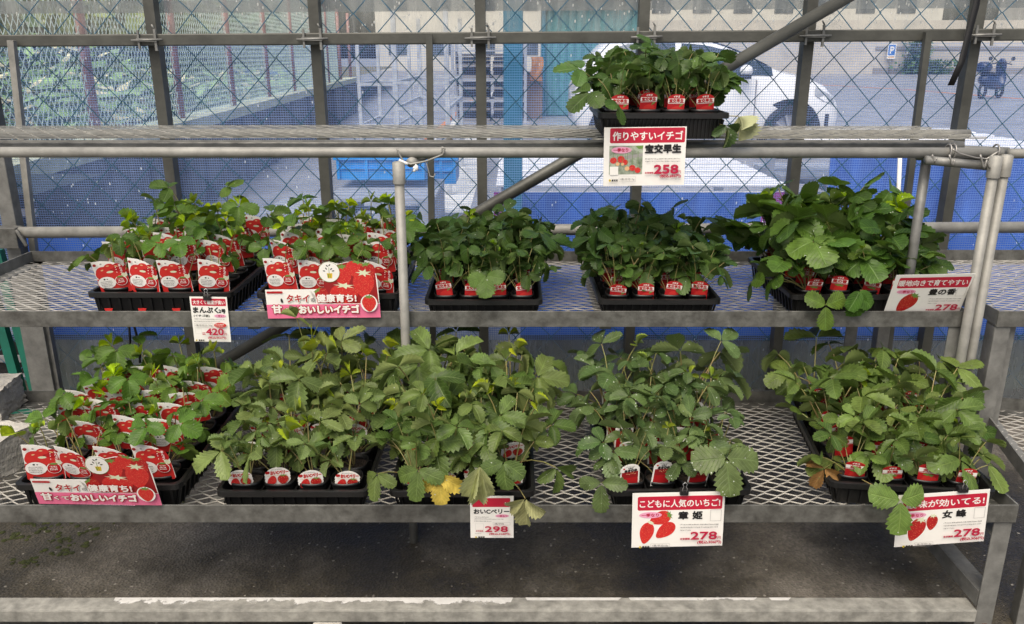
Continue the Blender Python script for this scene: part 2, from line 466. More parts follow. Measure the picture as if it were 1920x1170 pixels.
# kind: (leaves, hmin, hmax, rmin, rmax, leaflet length, width ratio, shape, droop, fold, front gap, young share, stalk radius)
VAR = {
 'A': (4, .060, .152, .020, .068, .044, .84, OVAL, .22, .28, .80, .24, .0015),
 'B': (8, .055, .150, .025, .085, .053, .78, OVAL, .24, .26, .55, .08, .0013),
 'C': (6, .060, .165, .035, .110, .068, .92, ROUND, .24, .22, .55, .08, .0016),
 'D': (5, .045, .160, .025, .095, .055, .62, LONG, .14, .32, .95, .10, .0015),
 'E': (6, .045, .185, .030, .100, .061, .64, OVAL, .22, .30, .50, .08, .0016),
 'F': (5, .045, .160, .025, .090, .054, .70, OVAL, .18, .24, .70, .05, .0015),
 'G': (5, .040, .150, .030, .105, .066, .60, OVAL, .16, .26, .70, .08, .0016),
}
def make_variant(kind, seed, front=False, tall=1.0):
    n, h0, h1, r0, r1, L, ratio, shape, droop, fold, gap, yg, sr = VAR[kind]
    lf = Leafer(seed)
    r = lf.r
    az0 = r.uniform(0, 6.28)
    for i in range(n):
        az = az0 + i * 2.39996 + r.uniform(-.4, .4)
        f = (i + .5) / n
        h = h0 + (h1 - h0) * (f ** .8) * r.uniform(.85, 1.12) * tall
        rad = r0 + (r1 - r0) * (1 - f * .65) * r.uniform(.7, 1.15)
        d = Vector((math.cos(az), math.sin(az), 0))
        if -d.y > math.cos(gap * (1.6 if front else 1.0)) and h < .12:      # keep the label in front clear
            d = Vector((math.copysign(1, d.x), .35, 0)).normalized()
        if front and d.y < 0:
            rad *= .7; h = max(h, h0 + .035)
        young = r.random() < yg and f > .5
        Lk = L * r.uniform(.66, 1.16) * (.55 if young else 1)
        pitch = R(r.choice((r.uniform(-70, -20), r.uniform(-30, 15), r.uniform(5, 60)))) if not young else R(r.uniform(25, 60))
        lf.leaf((d.x * .006, d.y * .006, 0), d * rad + Vector((0, 0, h)), d + Vector((r.uniform(-.5, .5), r.uniform(-.5, .5), 0)), pitch, Lk,
                ratio * (.75 if young else 1), shape, .97 if young else r.uniform(0, .84), droop, fold * (3 if young else 1), sr=sr)
    return lf.meshes(LM[kind], M['stem'])

# ---------------------------------------------------------------- flat printed cards
_tc = {}
def text_geo(s):
    if s in _tc: return _tc[s]
    cu = bpy.data.curves.new('t', 'FONT'); cu.body = s; cu.fill_mode = 'FRONT'; cu.resolution_u = 3
    ob = bpy.data.objects.new('t', cu); col.objects.link(ob)
    dg = bpy.context.evaluated_depsgraph_get()
    me = bpy.data.meshes.new_from_object(ob.evaluated_get(dg))
    v = np.array([tuple(p.co[:2]) for p in me.vertices])
    f = [tuple(p.vertices) for p in me.polygons]
    bpy.data.objects.remove(ob); bpy.data.curves.remove(cu); bpy.data.meshes.remove(me)
    lo, hi = v.min(0), v.max(0)
    _tc[s] = ((v - lo) / np.maximum(hi - lo, 1e-6), f)
    return _tc[s]

class Card:
    """a thin printed card; x right, y up, z towards the reader; px = source pixels to metres"""
    def __init__(s, k, ox, oy):
        s.mb = MB(); s.k = k; s.ox = ox; s.oy = oy; s.z = .0; s.mats = []
    def mi(s, m):
        m = M[m] if isinstance(m, str) else m
        if m not in s.mats: s.mats.append(m)
        return s.mats.index(m)
    def P(s, x, y):
        return ((x - s.ox) * s.k, (s.oy - y) * s.k)
    def base(s, pts, m='card', t=.0007):
        q = [s.P(*p) for p in pts]
        n = len(q)
        vs = [(x, y, -t) for x, y in q] + [(x, y, 0) for x, y in q]
        ar = sum(q[i][0] * q[(i+1) % n][1] - q[(i+1) % n][0] * q[i][1] for i in range(n))
        if ar < 0:
            q = q[::-1]; vs = [(x, y, -t) for x, y in q] + [(x, y, 0) for x, y in q]
        fs = [tuple(range(n, 2*n)), tuple(range(n-1, -1, -1))] + [(i, (i+1) % n, (i+1) % n + n, i + n) for i in range(n)]
        s.mb.add(vs, fs, s.mi(m))
    def poly(s, pts, m, raw=False):
        s.z += .00006
        q = [s.P(*p) for p in pts]
        n = len(q)
        ar = sum(q[i][0] * q[(i+1) % n][1] - q[(i+1) % n][0] * q[i][1] for i in range(n))
        if ar < 0: q = q[::-1]
        s.mb.add([(x, y, s.z) for x, y in q], [tuple(range(n))], s.mi(m))
    def rect(s, x0, y0, x1, y1, m):
        s.poly([(x0, y0), (x1, y0), (x1, y1), (x0, y1)], m)
    def rrect(s, x0, y0, x1, y1, r, m):
        p = []
        for cx, cy, a in ((x1-r, y0+r, -90), (x1-r, y1-r, 0), (x0+r, y1-r, 90), (x0+r, y0+r, 180)):
            for k in range(5):
                t = R(a + k * 22.5); p.append((cx + r*math.cos(t), cy + r*math.sin(t)))
        s.poly(p, m)
    def ell(s, cx, cy, rx, ry, m, n=24, rot=0):
        c, sn = math.cos(R(rot)), math.sin(R(rot))
        p = []
        for k in range(n):
            t = 2*math.pi*k/n; a, b = rx*math.cos(t), ry*math.sin(t)
            p.append((cx + a*c - b*sn, cy + a*sn + b*c))
        s.poly(p, m)
    def frame(s, x0, y0, x1, y1, w, m):
        s.rect(x0, y0, x1, y0+w, m); s.rect(x0, y1-w, x1, y1, m); s.rect(x0, y0+w, x0+w, y1-w, m); s.rect(x1-w, y0+w, x1, y1-w, m)
    def text(s, t, x0, y0, x1, y1, m, bold=0.):
        v, f = text_geo(t)
        x = x0 + v[:, 0] * (x1 - x0); y = y1 - v[:, 1] * (y1 - y0)
        offs = [(0, 0)] if not bold else [(-bold, 0), (bold, 0), (0, -bold), (0, bold), (-bold*.7, -bold*.7), (bold*.7, bold*.7), (-bold*.7, bold*.7), (bold*.7, -bold*.7)]
        mi = s.mi(m)
        for dx, dy in offs:
            s.z += .00003
            s.mb.add([((a + dx - s.ox) * s.k, (s.oy - b - dy) * s.k, s.z) for a, b in zip(x, y)], f, mi)
    def dashes(s, x0, y, x1, h, m='grey_ink', seed=1):
        r = random.Random(seed * 77 + int(y)); x = x0
        while x < x1 - h:
            wd = h * r.uniform(.3, .9)
            hh = h * r.uniform(.45, 1.0); yo = r.uniform(0, h - hh)
            s.rect(x, y + yo, min(x1, x + wd), y + yo + hh * .8, m); x += wd + h * r.uniform(.15, .45)
    def berry(s, cx, cy, w, h, rot=0, m='berry', leaf='calyx', cal=True):
        """a strawberry, broad at the top where the green cap sits"""
        c, sn = math.cos(R(rot)), math.sin(R(rot))
        T = lambda a, b: (cx + a*c - b*sn, cy + a*sn + b*c)
        p = []
        for k in range(26):
            t = 2*math.pi*k/26
            yy = -math.cos(t)
            ww = math.sin(t) * (1 - .30 * (yy * .5 + .5) ** 1.4 - .12 * max(0, yy))
            p.append(T(w/2 * ww, h/2 * yy))
        s.poly(p, m)
        if cal:
            p = []
            for k in range(14):
                t = 2*math.pi*k/14; q = 1 if k % 2 else .42
                p.append(T(w*.36*q*math.cos(t), -h*.44 + h*.15*q*math.sin(t)))
            s.poly(p, leaf)
    def build(s, name, parent=None):
        return s.mb.build(name, s.mats, parent, world=False)

def logo(c, cx, cy, r, x0, y0, x1, y1):
    c.ell(cx, cy, r, r, 'yellow'); c.ell(cx + r*.25, cy, r*.5, r*.5, 'calyx')
    c.text('農業屋', x0, y0, x1, y1, 'ink', 1.2)

def sign_landscape(head, hx, name, price, tax, gram, art, spaced):
    c = Card(.203 / 1370, 118, 1095)
    c.base([(118,170),(1488,170),(1488,1095),(118,1095)])
    c.rrect(198, 232, 1455, 465, 26, 'red')
    c.text(head, hx, 290, 1420, 418, 'card', 3)
    art(c)
    c.ell(392, 542, 170, 52, 'pink'); c.text('一季なり', 260, 515, 515, 570, 'price', 2)
    if spaced:
        c.text(name[0], 810, 492, 952, 622, 'ink', 6); c.text(name[1], 1022, 492, 1162, 622, 'ink', 6)
    else:
        c.text(name, 800, 492, 1270, 622, 'ink', 6)
    c.frame(1283, 470, 1445, 660, 4, 'grey_ink')
    for i, (y, x1) in enumerate(((700, 1430), (742, 1420), (786, 1010))): c.dashes(835, y, x1, 24, seed=i)
    c.text(price, 1000, 828, 1388, 955, 'price', 6); c.text('円', 1402, 905, 1446, 953, 'price', 1)
    c.text('本体価格', 838, 922, 986, 956, 'price', 2)
    c.text('(税込%s円)' % tax, 1100, 975, 1458, 1034, 'price', 2.5)
    logo(c, 242, 1063, 19, 272, 1044, 382, 1078)
    c.frame(400, 1006, 686, 1082, 3, 'grey_ink'); c.text('1果/平均%s' % gram, 424, 1022, 664, 1068, 'grey_ink', 1)
    c.dashes(1365, 1048, 1460, 16, seed=9)
    return c

def art_three(c):
    c.berry(540, 600, 250, 330, 68); c.berry(338, 850, 235, 370, 12, cal=False); c.berry(620, 810, 240, 350, 48, cal=False)
    c.ell(400, 670, 50, 24, 'pale_calyx', rot=30)
def art_two(c):
    c.berry(430, 800, 280, 420, 20, 'berry2', 'pale_calyx'); c.berry(660, 690, 190, 270, 5, 'berry2', 'pale_calyx')
    c.ell(250, 850, 26, 20, 'ink')
def art_one(c):
    c.berry(470, 800, 330, 450, 32, 'berry2')
def art_photo(c):
    c.rect(192, 500, 770, 985, 'photo_grey')
    c.poly([(192,720),(770,650),(770,700),(192,790)], 'grey_ink')
    for i, (x, y, a) in enumerate(((265,735,60),(395,715,66),(470,760,52),(595,850,58),(690,890,56),(340,790,34),(505,865,40))):
        c.rect(x-3, y-150, x+3, y-a+8, 'calyx'); c.ell(x, y, a, a*.9, 'peach' if a < 45 else 'berry')
    c.poly([(640,520),(780,500),(770,560),(700,575)], 'calyx')
    c.rect(210, 850, 352, 985, 'card')

def sign_portrait():
    c = Card(.100 / 700, 40, 1045)
    c.base([(40,145),(740,145),(740,1045),(40,1045)])
    c.rrect(68, 180, 712, 325, 18, 'red'); c.text('大きくて糖度が高い', 92, 215, 690, 295, 'card', 2)
    c.text('まんぷく', 86, 352, 556, 465, 'ink', 6); c.text('2号', 566, 385, 692, 465, 'ink', 4)
    c.text('(イチゴ苗)', 87, 495, 382, 550, 'ink', 1)
    c.ell(582, 520, 112, 34, 'pink'); c.text('一季なり', 505, 503, 660, 538, 'price', 1)
    c.dashes(88, 575, 673, 22, seed=3); c.dashes(88, 618, 600, 22, seed=4)
    c.frame(86, 668, 438, 742, 3, 'grey_ink'); c.text('1果/平均20~30g', 104, 684, 422, 728, 'grey_ink', 1)
    c.ell(578, 697, 118, 48, 'tagred'); c.dashes(490, 672, 660, 18, 'card', 5); c.dashes(490, 702, 660, 18, 'card', 6)
    c.frame(100, 756, 215, 872, 2, 'grey_ink')
    c.text('420', 302, 762, 632, 890, 'price', 6); c.text('円', 647, 850, 690, 892, 'price', 1)
    c.text('本体', 225, 838, 288, 860, 'price', 1); c.text('価格', 225, 866, 288, 888, 'price', 1)
    c.text('(税込462円)', 327, 920, 672, 972, 'price', 2)
    logo(c, 106, 1000, 18, 145, 982, 256, 1018)
    return c
def sign_portrait2():
    c = Card(.100 / 770, 195, 1055)
    c.base([(195,210),(965,210),(965,1055),(195,1055)])
    c.rrect(235, 250, 905, 430, 18, 'red'); c.text('い', 815, 335, 885, 405, 'card', 2)
    c.text('おいCベリー', 262, 472, 888, 562, 'ink', 5)
    c.ell(762, 607, 122, 34, 'pink'); c.text('一季なり', 672, 590, 852, 625, 'price', 1)
    c.dashes(265, 618, 540, 20, seed=3); c.dashes(265, 652, 800, 20, seed=4); c.dashes(265, 688, 590, 20, seed=8)
    c.frame(598, 716, 905, 774, 3, 'grey_ink'); c.text('1果/平均', 618, 728, 790, 764, 'grey_ink', 1)
    c.frame(285, 742, 432, 862, 2, 'grey_ink'); c.text('本体価格', 290, 878, 425, 900, 'price', 2)
    c.text('298', 460, 795, 860, 905, 'price', 5)
    c.text('(税込328円)', 530, 930, 905, 972, 'price', 2)
    c.dashes(278, 930, 405, 15, seed=2); c.dashes(580, 995, 905, 18, seed=7)
    logo(c, 296, 1002, 17, 332, 985, 450, 1016)
    return c
def outlined(c, t, x0, y0, x1, y1, fill, line, b1, b2):
    c.text(t, x0, y0, x1, y1, line, b1 + b2); c.text(t, x0, y0, x1, y1, fill, b1)
def banner():
    c = Card(.285 / 1590, 135, 930)
    c.base([(135,930),(1725,930),(1712,400),(1700,300),(1640,175),(1500,118),(1300,112),(1170,150),(1120,118),(1052,105),(980,122),(925,170),(903,255),(925,335),(962,385),(962,505),(135,505)])
    c.poly([(962,505),(962,395),(1180,150),(1300,120),(1500,126),(1632,182),(1690,305),(1712,720),(830,720),(830,520)], 'tagdark')
    c.berry(1240, 320, 260, 320, -6); c.berry(1420, 215, 300, 230, 15); c.berry(1590, 260, 240, 260, -14, 'berry2')
    c.berry(1515, 440, 330, 380, 4, 'berry', 'pale_calyx'); c.berry(1230, 600, 430, 330, 6, 'berry', 'pale_calyx'); c.berry(920, 590, 240, 200, -40, 'berry2')
    c.poly([(830,720),(830,560),(760,510),(860,640),(990,720)], 'card')
    c.rect(135, 718, 1725, 930, 'banner_pink'); c.rect(135, 716, 1725, 724, 'card')
    c.ell(1052, 255, 148, 148, 'calyx'); c.ell(1052, 255, 143, 143, 'card')
    c.poly([(1018,272),(1097,272),(1088,346),(1027,346)], 'yellow'); c.rect(1030,282,1045,336,'calyx'); c.rect(1058,282,1066,336,'calyx')
    c.rect(1050,190,1056,272,'calyx')
    for x, y, r in ((985,238,10),(1015,205,60),(1030,165,40),(1065,155,-50),(1085,210,-40),(1110,238,-10)): c.ell(x, y, 18, 8, 'ink', 10, r)
    c.rrect(155, 527, 380, 558, 14, 'tagred2'); c.ell(355, 665, 16, 34, 'ink', 12, -8)
    outlined(c, 'タキイ', 430, 580, 740, 688, 'tagred2', 'card', 4, 9); c.text('の', 765, 630, 820, 680, 'grey_ink', 3)
    outlined(c, '健康育ち!', 850, 575, 1400, 690, 'card', 'tagred2', 5, 8)
    outlined(c, '甘', 210, 730, 345, 845, 'card', 'tagred2', 7, 10); outlined(c, 'くて', 370, 775, 560, 835, 'card', 'tagred2', 3, 7)
    outlined(c, 'おいしいイチゴ', 590, 735, 1430, 850, 'card', 'tagred2', 8, 11)
    c.dashes(640, 893, 1415, 20, 'pink', 3)
    c.ell(1582, 705, 118, 128, 'card'); c.berry(1582, 712, 220, 235, 0, 'berry')
    return c
# plant labels pushed into the pots: origin at the middle of the lower edge
def tag_big():
    c = Card(.082 / 370, 185, 450)
    c.base([(0,0),(120,4),(220,28),(300,72),(345,130),(362,190),(370,330),(372,425),(335,448),(60,450),(8,425)])
    c.rect(6, 232, 366, 428, 'tagred'); c.rrect(20, 330, 362, 448, 20, 'tagred')
    c.ell(200, 160, 165, 90, 'tagdark'); c.ell(285, 150, 72, 92, 'tagred2', rot=-10); c.ell(105, 150, 85, 72, 'tagred'); c.ell(190, 88, 58, 38, 'tagred'); c.ell(175, 78, 18, 7, 'peach'); c.ell(95, 125, 22, 8, 'peach', 10, -20); c.ell(270, 95, 22, 8, 'peach', 10, 20); c.ell(195, 205, 130, 48, 'tagred'); c.ell(60, 180, 50, 60, 'tagred')
    c.ell(180, 158, 40, 14, 'pale_calyx'); c.ell(330, 222, 34, 26, 'pale_calyx', rot=30)
    c.ell(106, 292, 108, 84, 'tagred2'); c.ell(106, 292, 103, 79, 'card')
    c.ell(90, 245, 12, 10, 'ink'); c.ell(122, 246, 9, 6, 'ink')
    for i in range(4): c.dashes(30 + 4*i, 268 + i*19, 186 - 6*i, 14, 'grey_ink', i + 1)
    c.ell(280, 284, 70, 66, 'card'); c.ell(280, 286, 64, 60, 'tagred2'); c.ell(280, 232, 40, 12, 'calyx')
    for i in range(3): c.dashes(240, 256 + i*20, 322, 15, 'card', i + 5)
    for i, ch in enumerate('まんぷく'): c.text(ch, 305, 68 + i*32, 333, 96 + i*32, 'card', 1)
    c.dashes(262, 90, 292, 22, 'card', 3); c.dashes(262, 122, 292, 22, 'card', 4); c.dashes(262, 154, 292, 22, 'card', 6)
    c.ell(40, 38, 20, 18, 'tagdark'); c.ell(115, 34, 12, 10, 'grey_ink')
    return c
def tag_arch(name, calyx):
    c = Card(.043 / 220, 110, 270)
    c.base([(0,270),(220,270),(220,50),(205,28),(165,8),(110,0),(55,8),(15,28),(0,50)], 'tagred2')
    c.ell(125, 225, 90, 75, 'tagred', 20); c.rect(2, 190, 218, 268, 'tagred2'); c.ell(125, 222, 85, 46, 'tagred')
    if calyx: c.ell(110, 142, 60, 12, 'calyx'); c.poly([(60,140),(100,165),(110,150),(150,170),(160,140)], 'calyx')
    else: c.poly([(160,130),(190,118),(200,130),(150,165)], 'calyx')
    c.text('イチゴ', 72, 18, 150, 42, 'card', 2)
    c.rect(2, 56, 218, 106, 'card'); c.rect(2, 114, 218, 119, 'card')
    c.text(name, 18 if len(name) > 2 else 50, 60, 202 if len(name) > 2 else 170, 102, 'tagred2', 3)
    return c
def tag_round():
    c = Card(.060 / 310, 155, 262)
    P = []
    for k in range(40):
        t = 2*math.pi*k/40; x, y = 155*math.cos(t), 131*math.sin(t)
        q = 1 - .10*math.exp(-((abs(math.sin(t)) - .1)/.12)**2)
        P.append((155 + x*q, 131 + y*q))
    c.base(P)
    c.dashes(85, 22, 225, 14, 'grey_ink', 2)
    c.ell(45, 60, 26, 20, 'tagred2'); c.text('おいCベリー', 78, 42, 282, 92, 'tagred', 3); c.dashes(40, 100, 270, 12, 'peach', 3)
    c.berry(92, 170, 150, 100, -60, 'berry', 'calyx', False); c.berry(215, 165, 140, 130, 5, 'berry2')
    c.dashes(60, 228, 250, 12, 'calyx', 4)
    return c
def tag_white():
    c = Card(.048 / 265, 132, 350)
    c.base([(0,350),(265,350),(262,70),(235,30),(185,8),(132,0),(80,8),(30,30),(3,70)])
    c.rect(22, 112, 244, 350, 'tagdark'); c.rect(22, 200, 244, 350, 'tagred2')
    for i in range(5): c.ell(95 + i*26, 140 + 9*math.sin(i*2), 16, 3, 'peach', 8, i*40)
    c.ell(50, 58, 14, 10, 'tagred'); c.dashes(75, 28, 205, 12, 'grey_ink', 2)
    c.text('いちご', 105, 44, 175, 64, 'ink', 2); c.text('あきひめ', 58, 72, 220, 104, 'ink', 4)
    return c
# ---------------------------------------------------------------- ground and yard
def ground_mat():
    m, n, l, p, out = newmat('wet_dark_asphalt')
    g = n.new('ShaderNodeNewGeometry')
    t1 = N(n, 'ShaderNodeTexNoise'); t1.inputs['Scale'].default_value = 1.7; t1.inputs['Detail'].default_value = 8; t1.inputs['Roughness'].default_value = .65
    l.new(g.outputs['Position'], t1.inputs['Vector'])
    r1 = n.new('ShaderNodeValToRGB'); e = r1.color_ramp.elements
    e[0].position = .36; e[0].color = (.030, .028, .024, 1); e[1].position = .66; e[1].color = (.175, .158, .132, 1)
    x = r1.color_ramp.elements.new(.5); x.color = (.066, .057, .040, 1)
    l.new(t1.outputs['Fac'], r1.inputs[0])
    v = N(n, 'ShaderNodeTexVoronoi'); v.inputs['Scale'].default_value = 80; l.new(g.outputs['Position'], v.inputs['Vector'])
    sp = n.new('ShaderNodeSeparateColor'); l.new(v.outputs['Color'], sp.inputs[0])
    gt = N(n, 'ShaderNodeMath', op='GREATER_THAN', i1=.96); l.new(sp.outputs[0], gt.inputs[0])
    lt = N(n, 'ShaderNodeMath', op='LESS_THAN', i1=.30); l.new(v.outputs['Distance'], lt.inputs[0])
    fl = N(n, 'ShaderNodeMath', op='MULTIPLY'); l.new(gt.outputs[0], fl.inputs[0]); l.new(lt.outputs[0], fl.inputs[1])
    v2 = N(n, 'ShaderNodeTexVoronoi'); v2.inputs['Scale'].default_value = 130; l.new(g.outputs['Position'], v2.inputs['Vector'])
    hs = N(n, 'ShaderNodeMapRange'); hs.inputs[3].default_value = .74; hs.inputs[4].default_value = 1.26; 
    sp2 = n.new('ShaderNodeSeparateColor'); l.new(v2.outputs['Color'], sp2.inputs[0]); l.new(sp2.outputs[1], hs.inputs[0])
    mm = n.new('ShaderNodeMix'); mm.data_type = 'RGBA'; mm.blend_type = 'MULTIPLY'; mm.inputs[0].default_value = 1
    l.new(r1.outputs[0], mm.inputs[6]); l.new(hs.outputs[0], mm.inputs[7])
    mx = n.new('ShaderNodeMix'); mx.data_type = 'RGBA'; l.new(fl.outputs[0], mx.inputs[0]); l.new(mm.outputs[2], mx.inputs[6]); mx.inputs[7].default_value = (.28, .26, .22, 1)
    l.new(mx.outputs[2], p.inputs['Base Color'])
    rr = N(n, 'ShaderNodeMapRange'); rr.inputs[1].default_value = .35; rr.inputs[2].default_value = .65; rr.inputs[3].default_value = .35; rr.inputs[4].default_value = .8
    l.new(t1.outputs['Fac'], rr.inputs[0]); l.new(rr.outputs[0], p.inputs['Roughness'])
    b = n.new('ShaderNodeBump'); b.inputs['Strength'].default_value = .6; b.inputs['Distance'].default_value = .004
    l.new(v2.outputs['Distance'], b.inputs['Height']); l.new(b.outputs[0], p.inputs['Normal'])
    return m
M['asphalt_in'] = ground_mat()
M['asphalt_out'] = mk('wet_grey_asphalt', (.28, .285, .31), .4, 0, .35, 1.4, .5, 60)
def sheet(name, x0, y0, x1, y1, z, m, kind='structure'):
    b = MB(); b.add([(x0,y0,z),(x1,y0,z),(x1,y1,z),(x0,y1,z)], [(0,1,2,3)])
    return tag(b.build(name, m), kind=kind)
sheet('ground', -150, -30, 150, 220, 0, M['asphalt_out'])
sheet('greenhouse_floor', -4, -1.0, 4, 3.35, .004, M['asphalt_in'])
M['moss'] = mk('moss', (.045, .055, .010), .95, 0, .6, 60, 1., 200)
mo = MB()
for (u, v, s) in ((90,975,.11),(80,990,.10),(150,972,.06),(115,1015,.07),(25,1003,.06),(55,1050,.04),(150,1000,.05),(220,975,.04),(340,940,.05),(120,1030,.05)):
    c = at_z(u, v, .006)
    for k in range(16):
        a = rnd.uniform(0, 6.28); q = s * rnd.random() ** 1.1
        x, y, rr = c.x + q*math.cos(a)*1.3, c.y + q*math.sin(a)*.8, rnd.uniform(.003, .010)
        mo.lathe([(rr, .0), (rr*.8, rr*.14), (rr*.4, rr*.2), (.0005, rr*.22)], 8, 0, (x, y, .005))
tag(mo.build('moss', M['moss']), kind='stuff')

M['pebble'] = mk('grey_pebble', (.17, .155, .135), .8, 0, .6, 30)
b = MB()
for k in range(700):
    x, y = rnd.uniform(-1.9, 1.6), rnd.uniform(1.55, 3.0)
    r_ = rnd.uniform(.0012, .0034) * (1.8 if rnd.random() < .06 else 1)
    b.lathe([(.0002, r_*1.1), (r_*.7, r_*.85), (r_, r_*.3), (r_*.8, 0)], 6, 0, (x, y, .004))
tag(b.build('gravel', M['pebble']), kind='stuff')
# road markings and roads
M['orange_paint'] = mk('orange_road_paint', (.62, .22, .06), .6, 0, .3)
M['road_white'] = mk('white_road_paint', (.62, .62, .60), .6, 0, .3, 5)
def strip(name, pts, wd, z, m):
    b = MB()
    for p, q in zip(pts, pts[1:]):
        p, q = Vector((p[0], p[1], 0)), Vector((q[0], q[1], 0)); d = (q - p).normalized(); s = Vector((-d.y, d.x, 0)) * wd / 2
        b.add([(p - s)[:2] + (z,) if False else (*(p - s).xy, z), (*(q - s).xy, z), (*(q + s).xy, z), (*(p + s).xy, z)], [(0,1,2,3)])
    return tag(b.build(name, m), kind='structure')
g = lambda u, v: at_z(u, v, 0).xy
strip('road_line', [g(1500,157), g(1700,168), g(1920,186)], .22, .004, M['orange_paint'])
strip('road_line', [g(1560,143), g(1920,158)], .25, .004, M['road_white'])
strip('yard_line', [g(760,300), g(930,170)], .14, .004, M['road_white'])
strip('yard_line', [g(800,262), g(884,188)], .10, .008, M['orange_paint'])
strip('yard_line', [g(835,400), g(905,240)], .42, .004, M['road_white'])

# raised lot on the left, its retaining wall and fence
W0, W1 = Vector((-2.62, 4.2, 0)), Vector((-3.75, 20.5, 0))
wd = (W1 - W0).normalized(); wn = Vector((-wd.y, wd.x, 0))
WT = .80
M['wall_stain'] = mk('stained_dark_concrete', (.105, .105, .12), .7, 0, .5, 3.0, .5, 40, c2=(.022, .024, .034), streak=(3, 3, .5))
M['kerb'] = mk('mossy_concrete_kerb', (.50, .53, .40), .9, 0, .3, 8)
rw = thing('retaining_wall', 'long stained dark concrete retaining wall below the overgrown lot', 'wall', tuple(W0))
b = MB(); a = [W0, W0 + wn*.22, W1 + wn*.22, W1]
b.add([(*p.xy, 0) for p in a] + [(*p.xy, WT - .1) for p in a], [(0,1,2,3),(7,6,5,4),(0,4,5,1),(1,5,6,2),(2,6,7,3),(3,7,4,0)])
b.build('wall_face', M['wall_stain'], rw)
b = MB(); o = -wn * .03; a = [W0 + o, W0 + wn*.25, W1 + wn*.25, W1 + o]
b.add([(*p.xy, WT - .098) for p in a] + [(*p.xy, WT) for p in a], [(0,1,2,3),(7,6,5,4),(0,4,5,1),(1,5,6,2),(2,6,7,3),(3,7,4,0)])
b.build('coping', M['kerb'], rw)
for k in range(10):
    p = W0 + wd * (.7 + k * 1.45) - wn * .028
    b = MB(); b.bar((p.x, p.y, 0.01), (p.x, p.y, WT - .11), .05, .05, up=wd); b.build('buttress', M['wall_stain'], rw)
M['lot'] = mk('earth', (.17, .16, .11), .95, 0, .5, 3)
b = MB(); a = [W0 + wn*.255, W0 + wn*40, W1 + wn*40 + wd*20, W1 + wn*.255 + wd*20]
b.add([(*p.xy, WT - .04) for p in a], [(0,1,2,3)][::-1]); tag(b.build('terrain', M['lot']), kind='structure')
M['weed'] = mk('weed_leaves', (.26, .40, .15), .6, 0, .75, 5, c2=(.03, .075, .03))
M['weed_pale'] = mk('pale_dry_leaves', (.62, .60, .40), .7, 0, .5, 9, c2=(.25, .22, .12))
b = MB()
for k in range(5200):
    t = rnd.uniform(.2, 17); s = .45 + 7 * rnd.random() ** 1.5
    p = W0 + wd * t + wn * s
    hgt = .9 * min(1, .25 + s / 4) * (1.0 if t < 8 else .5)
    z = WT - .04 + hgt * rnd.random() ** 1.4
    sz = rnd.uniform(.06, .17)
    a = rnd.uniform(0, 6.28); t1 = Vector((math.cos(a), math.sin(a), rnd.uniform(-.5, .8))).normalized() * sz
    t2 = Vector((-math.sin(a), math.cos(a), rnd.uniform(-.4, .6))).normalized() * sz * .55
    c = Vector((p.x, p.y, z))
    b.add([c - t1, c - t1*.2 - t2, c + t1, c - t1*.2 + t2], [(0,1,2,3)], 0 if rnd.random() < .78 else 1)
tag(b.build('undergrowth', [M['weed'], M['weed_pale']]), kind='stuff')
b = MB()
c0 = at_z(470, 155, WT)
for i in range(14):
    for j in range(6):
        pass
pts = []
for i in range(15):
    for j in range(7):
        pts.append((c0.x - 1.1 + i*.16, c0.y - .5 + j*.3, WT + .16 + .12*math.sin(i*1.3 + j) * math.sin(j*.9 + 1) - .010*(i-7)**2*.3))
b.add(pts, [(i*7+j, (i+1)*7+j, (i+1)*7+j+1, i*7+j+1) for i in range(14) for j in range(6)], 0, True)
tag(b.build('blue_sheet', M['tarp']), 'crumpled blue plastic sheet lying on the overgrown lot', 'tarp')
fn = thing('chain_link_fence', 'pale chain link fence with faded pink posts on the retaining wall', 'fence', tuple(W0 + Vector((0,0,WT))))
FB = wn * .12
def zig(bm, o, ux, uz, n, m, cw, ch, r, jit=0):
    """woven diamond wires: n columns, m rows of half cells"""
    for i in range(n):
        pts = []
        for j in range(m + 1):
            x = (i + .5 * ((j + i) % 2)) * cw if False else i * cw / 2 + (cw / 4) * (1 if (j + i) % 2 else -1)
            p = o + ux * (x + rnd.uniform(-jit, jit)) + uz * (j * ch / 2 + rnd.uniform(-jit, jit))
            pts.append(p)
        bm.tube(pts, r, 4, 0, cap=False)
b = MB(); zig(b, W0 + FB + Vector((0,0,WT)), wd, Vector((0,0,1)), 430, 28, .066, .10, .0029, .004); b.build('fence_mesh', M['fence_wire'], fn)
for k in range(9):
    p = W0 + wd * (1.55 + k * 1.85) + FB + Vector((.0, 0, 0))
    b = MB(); b.tube([(p.x, p.y, WT - .02), (p.x, p.y, WT + 1.45)], .034, 10); b.build('post', M['fence_post'], fn)

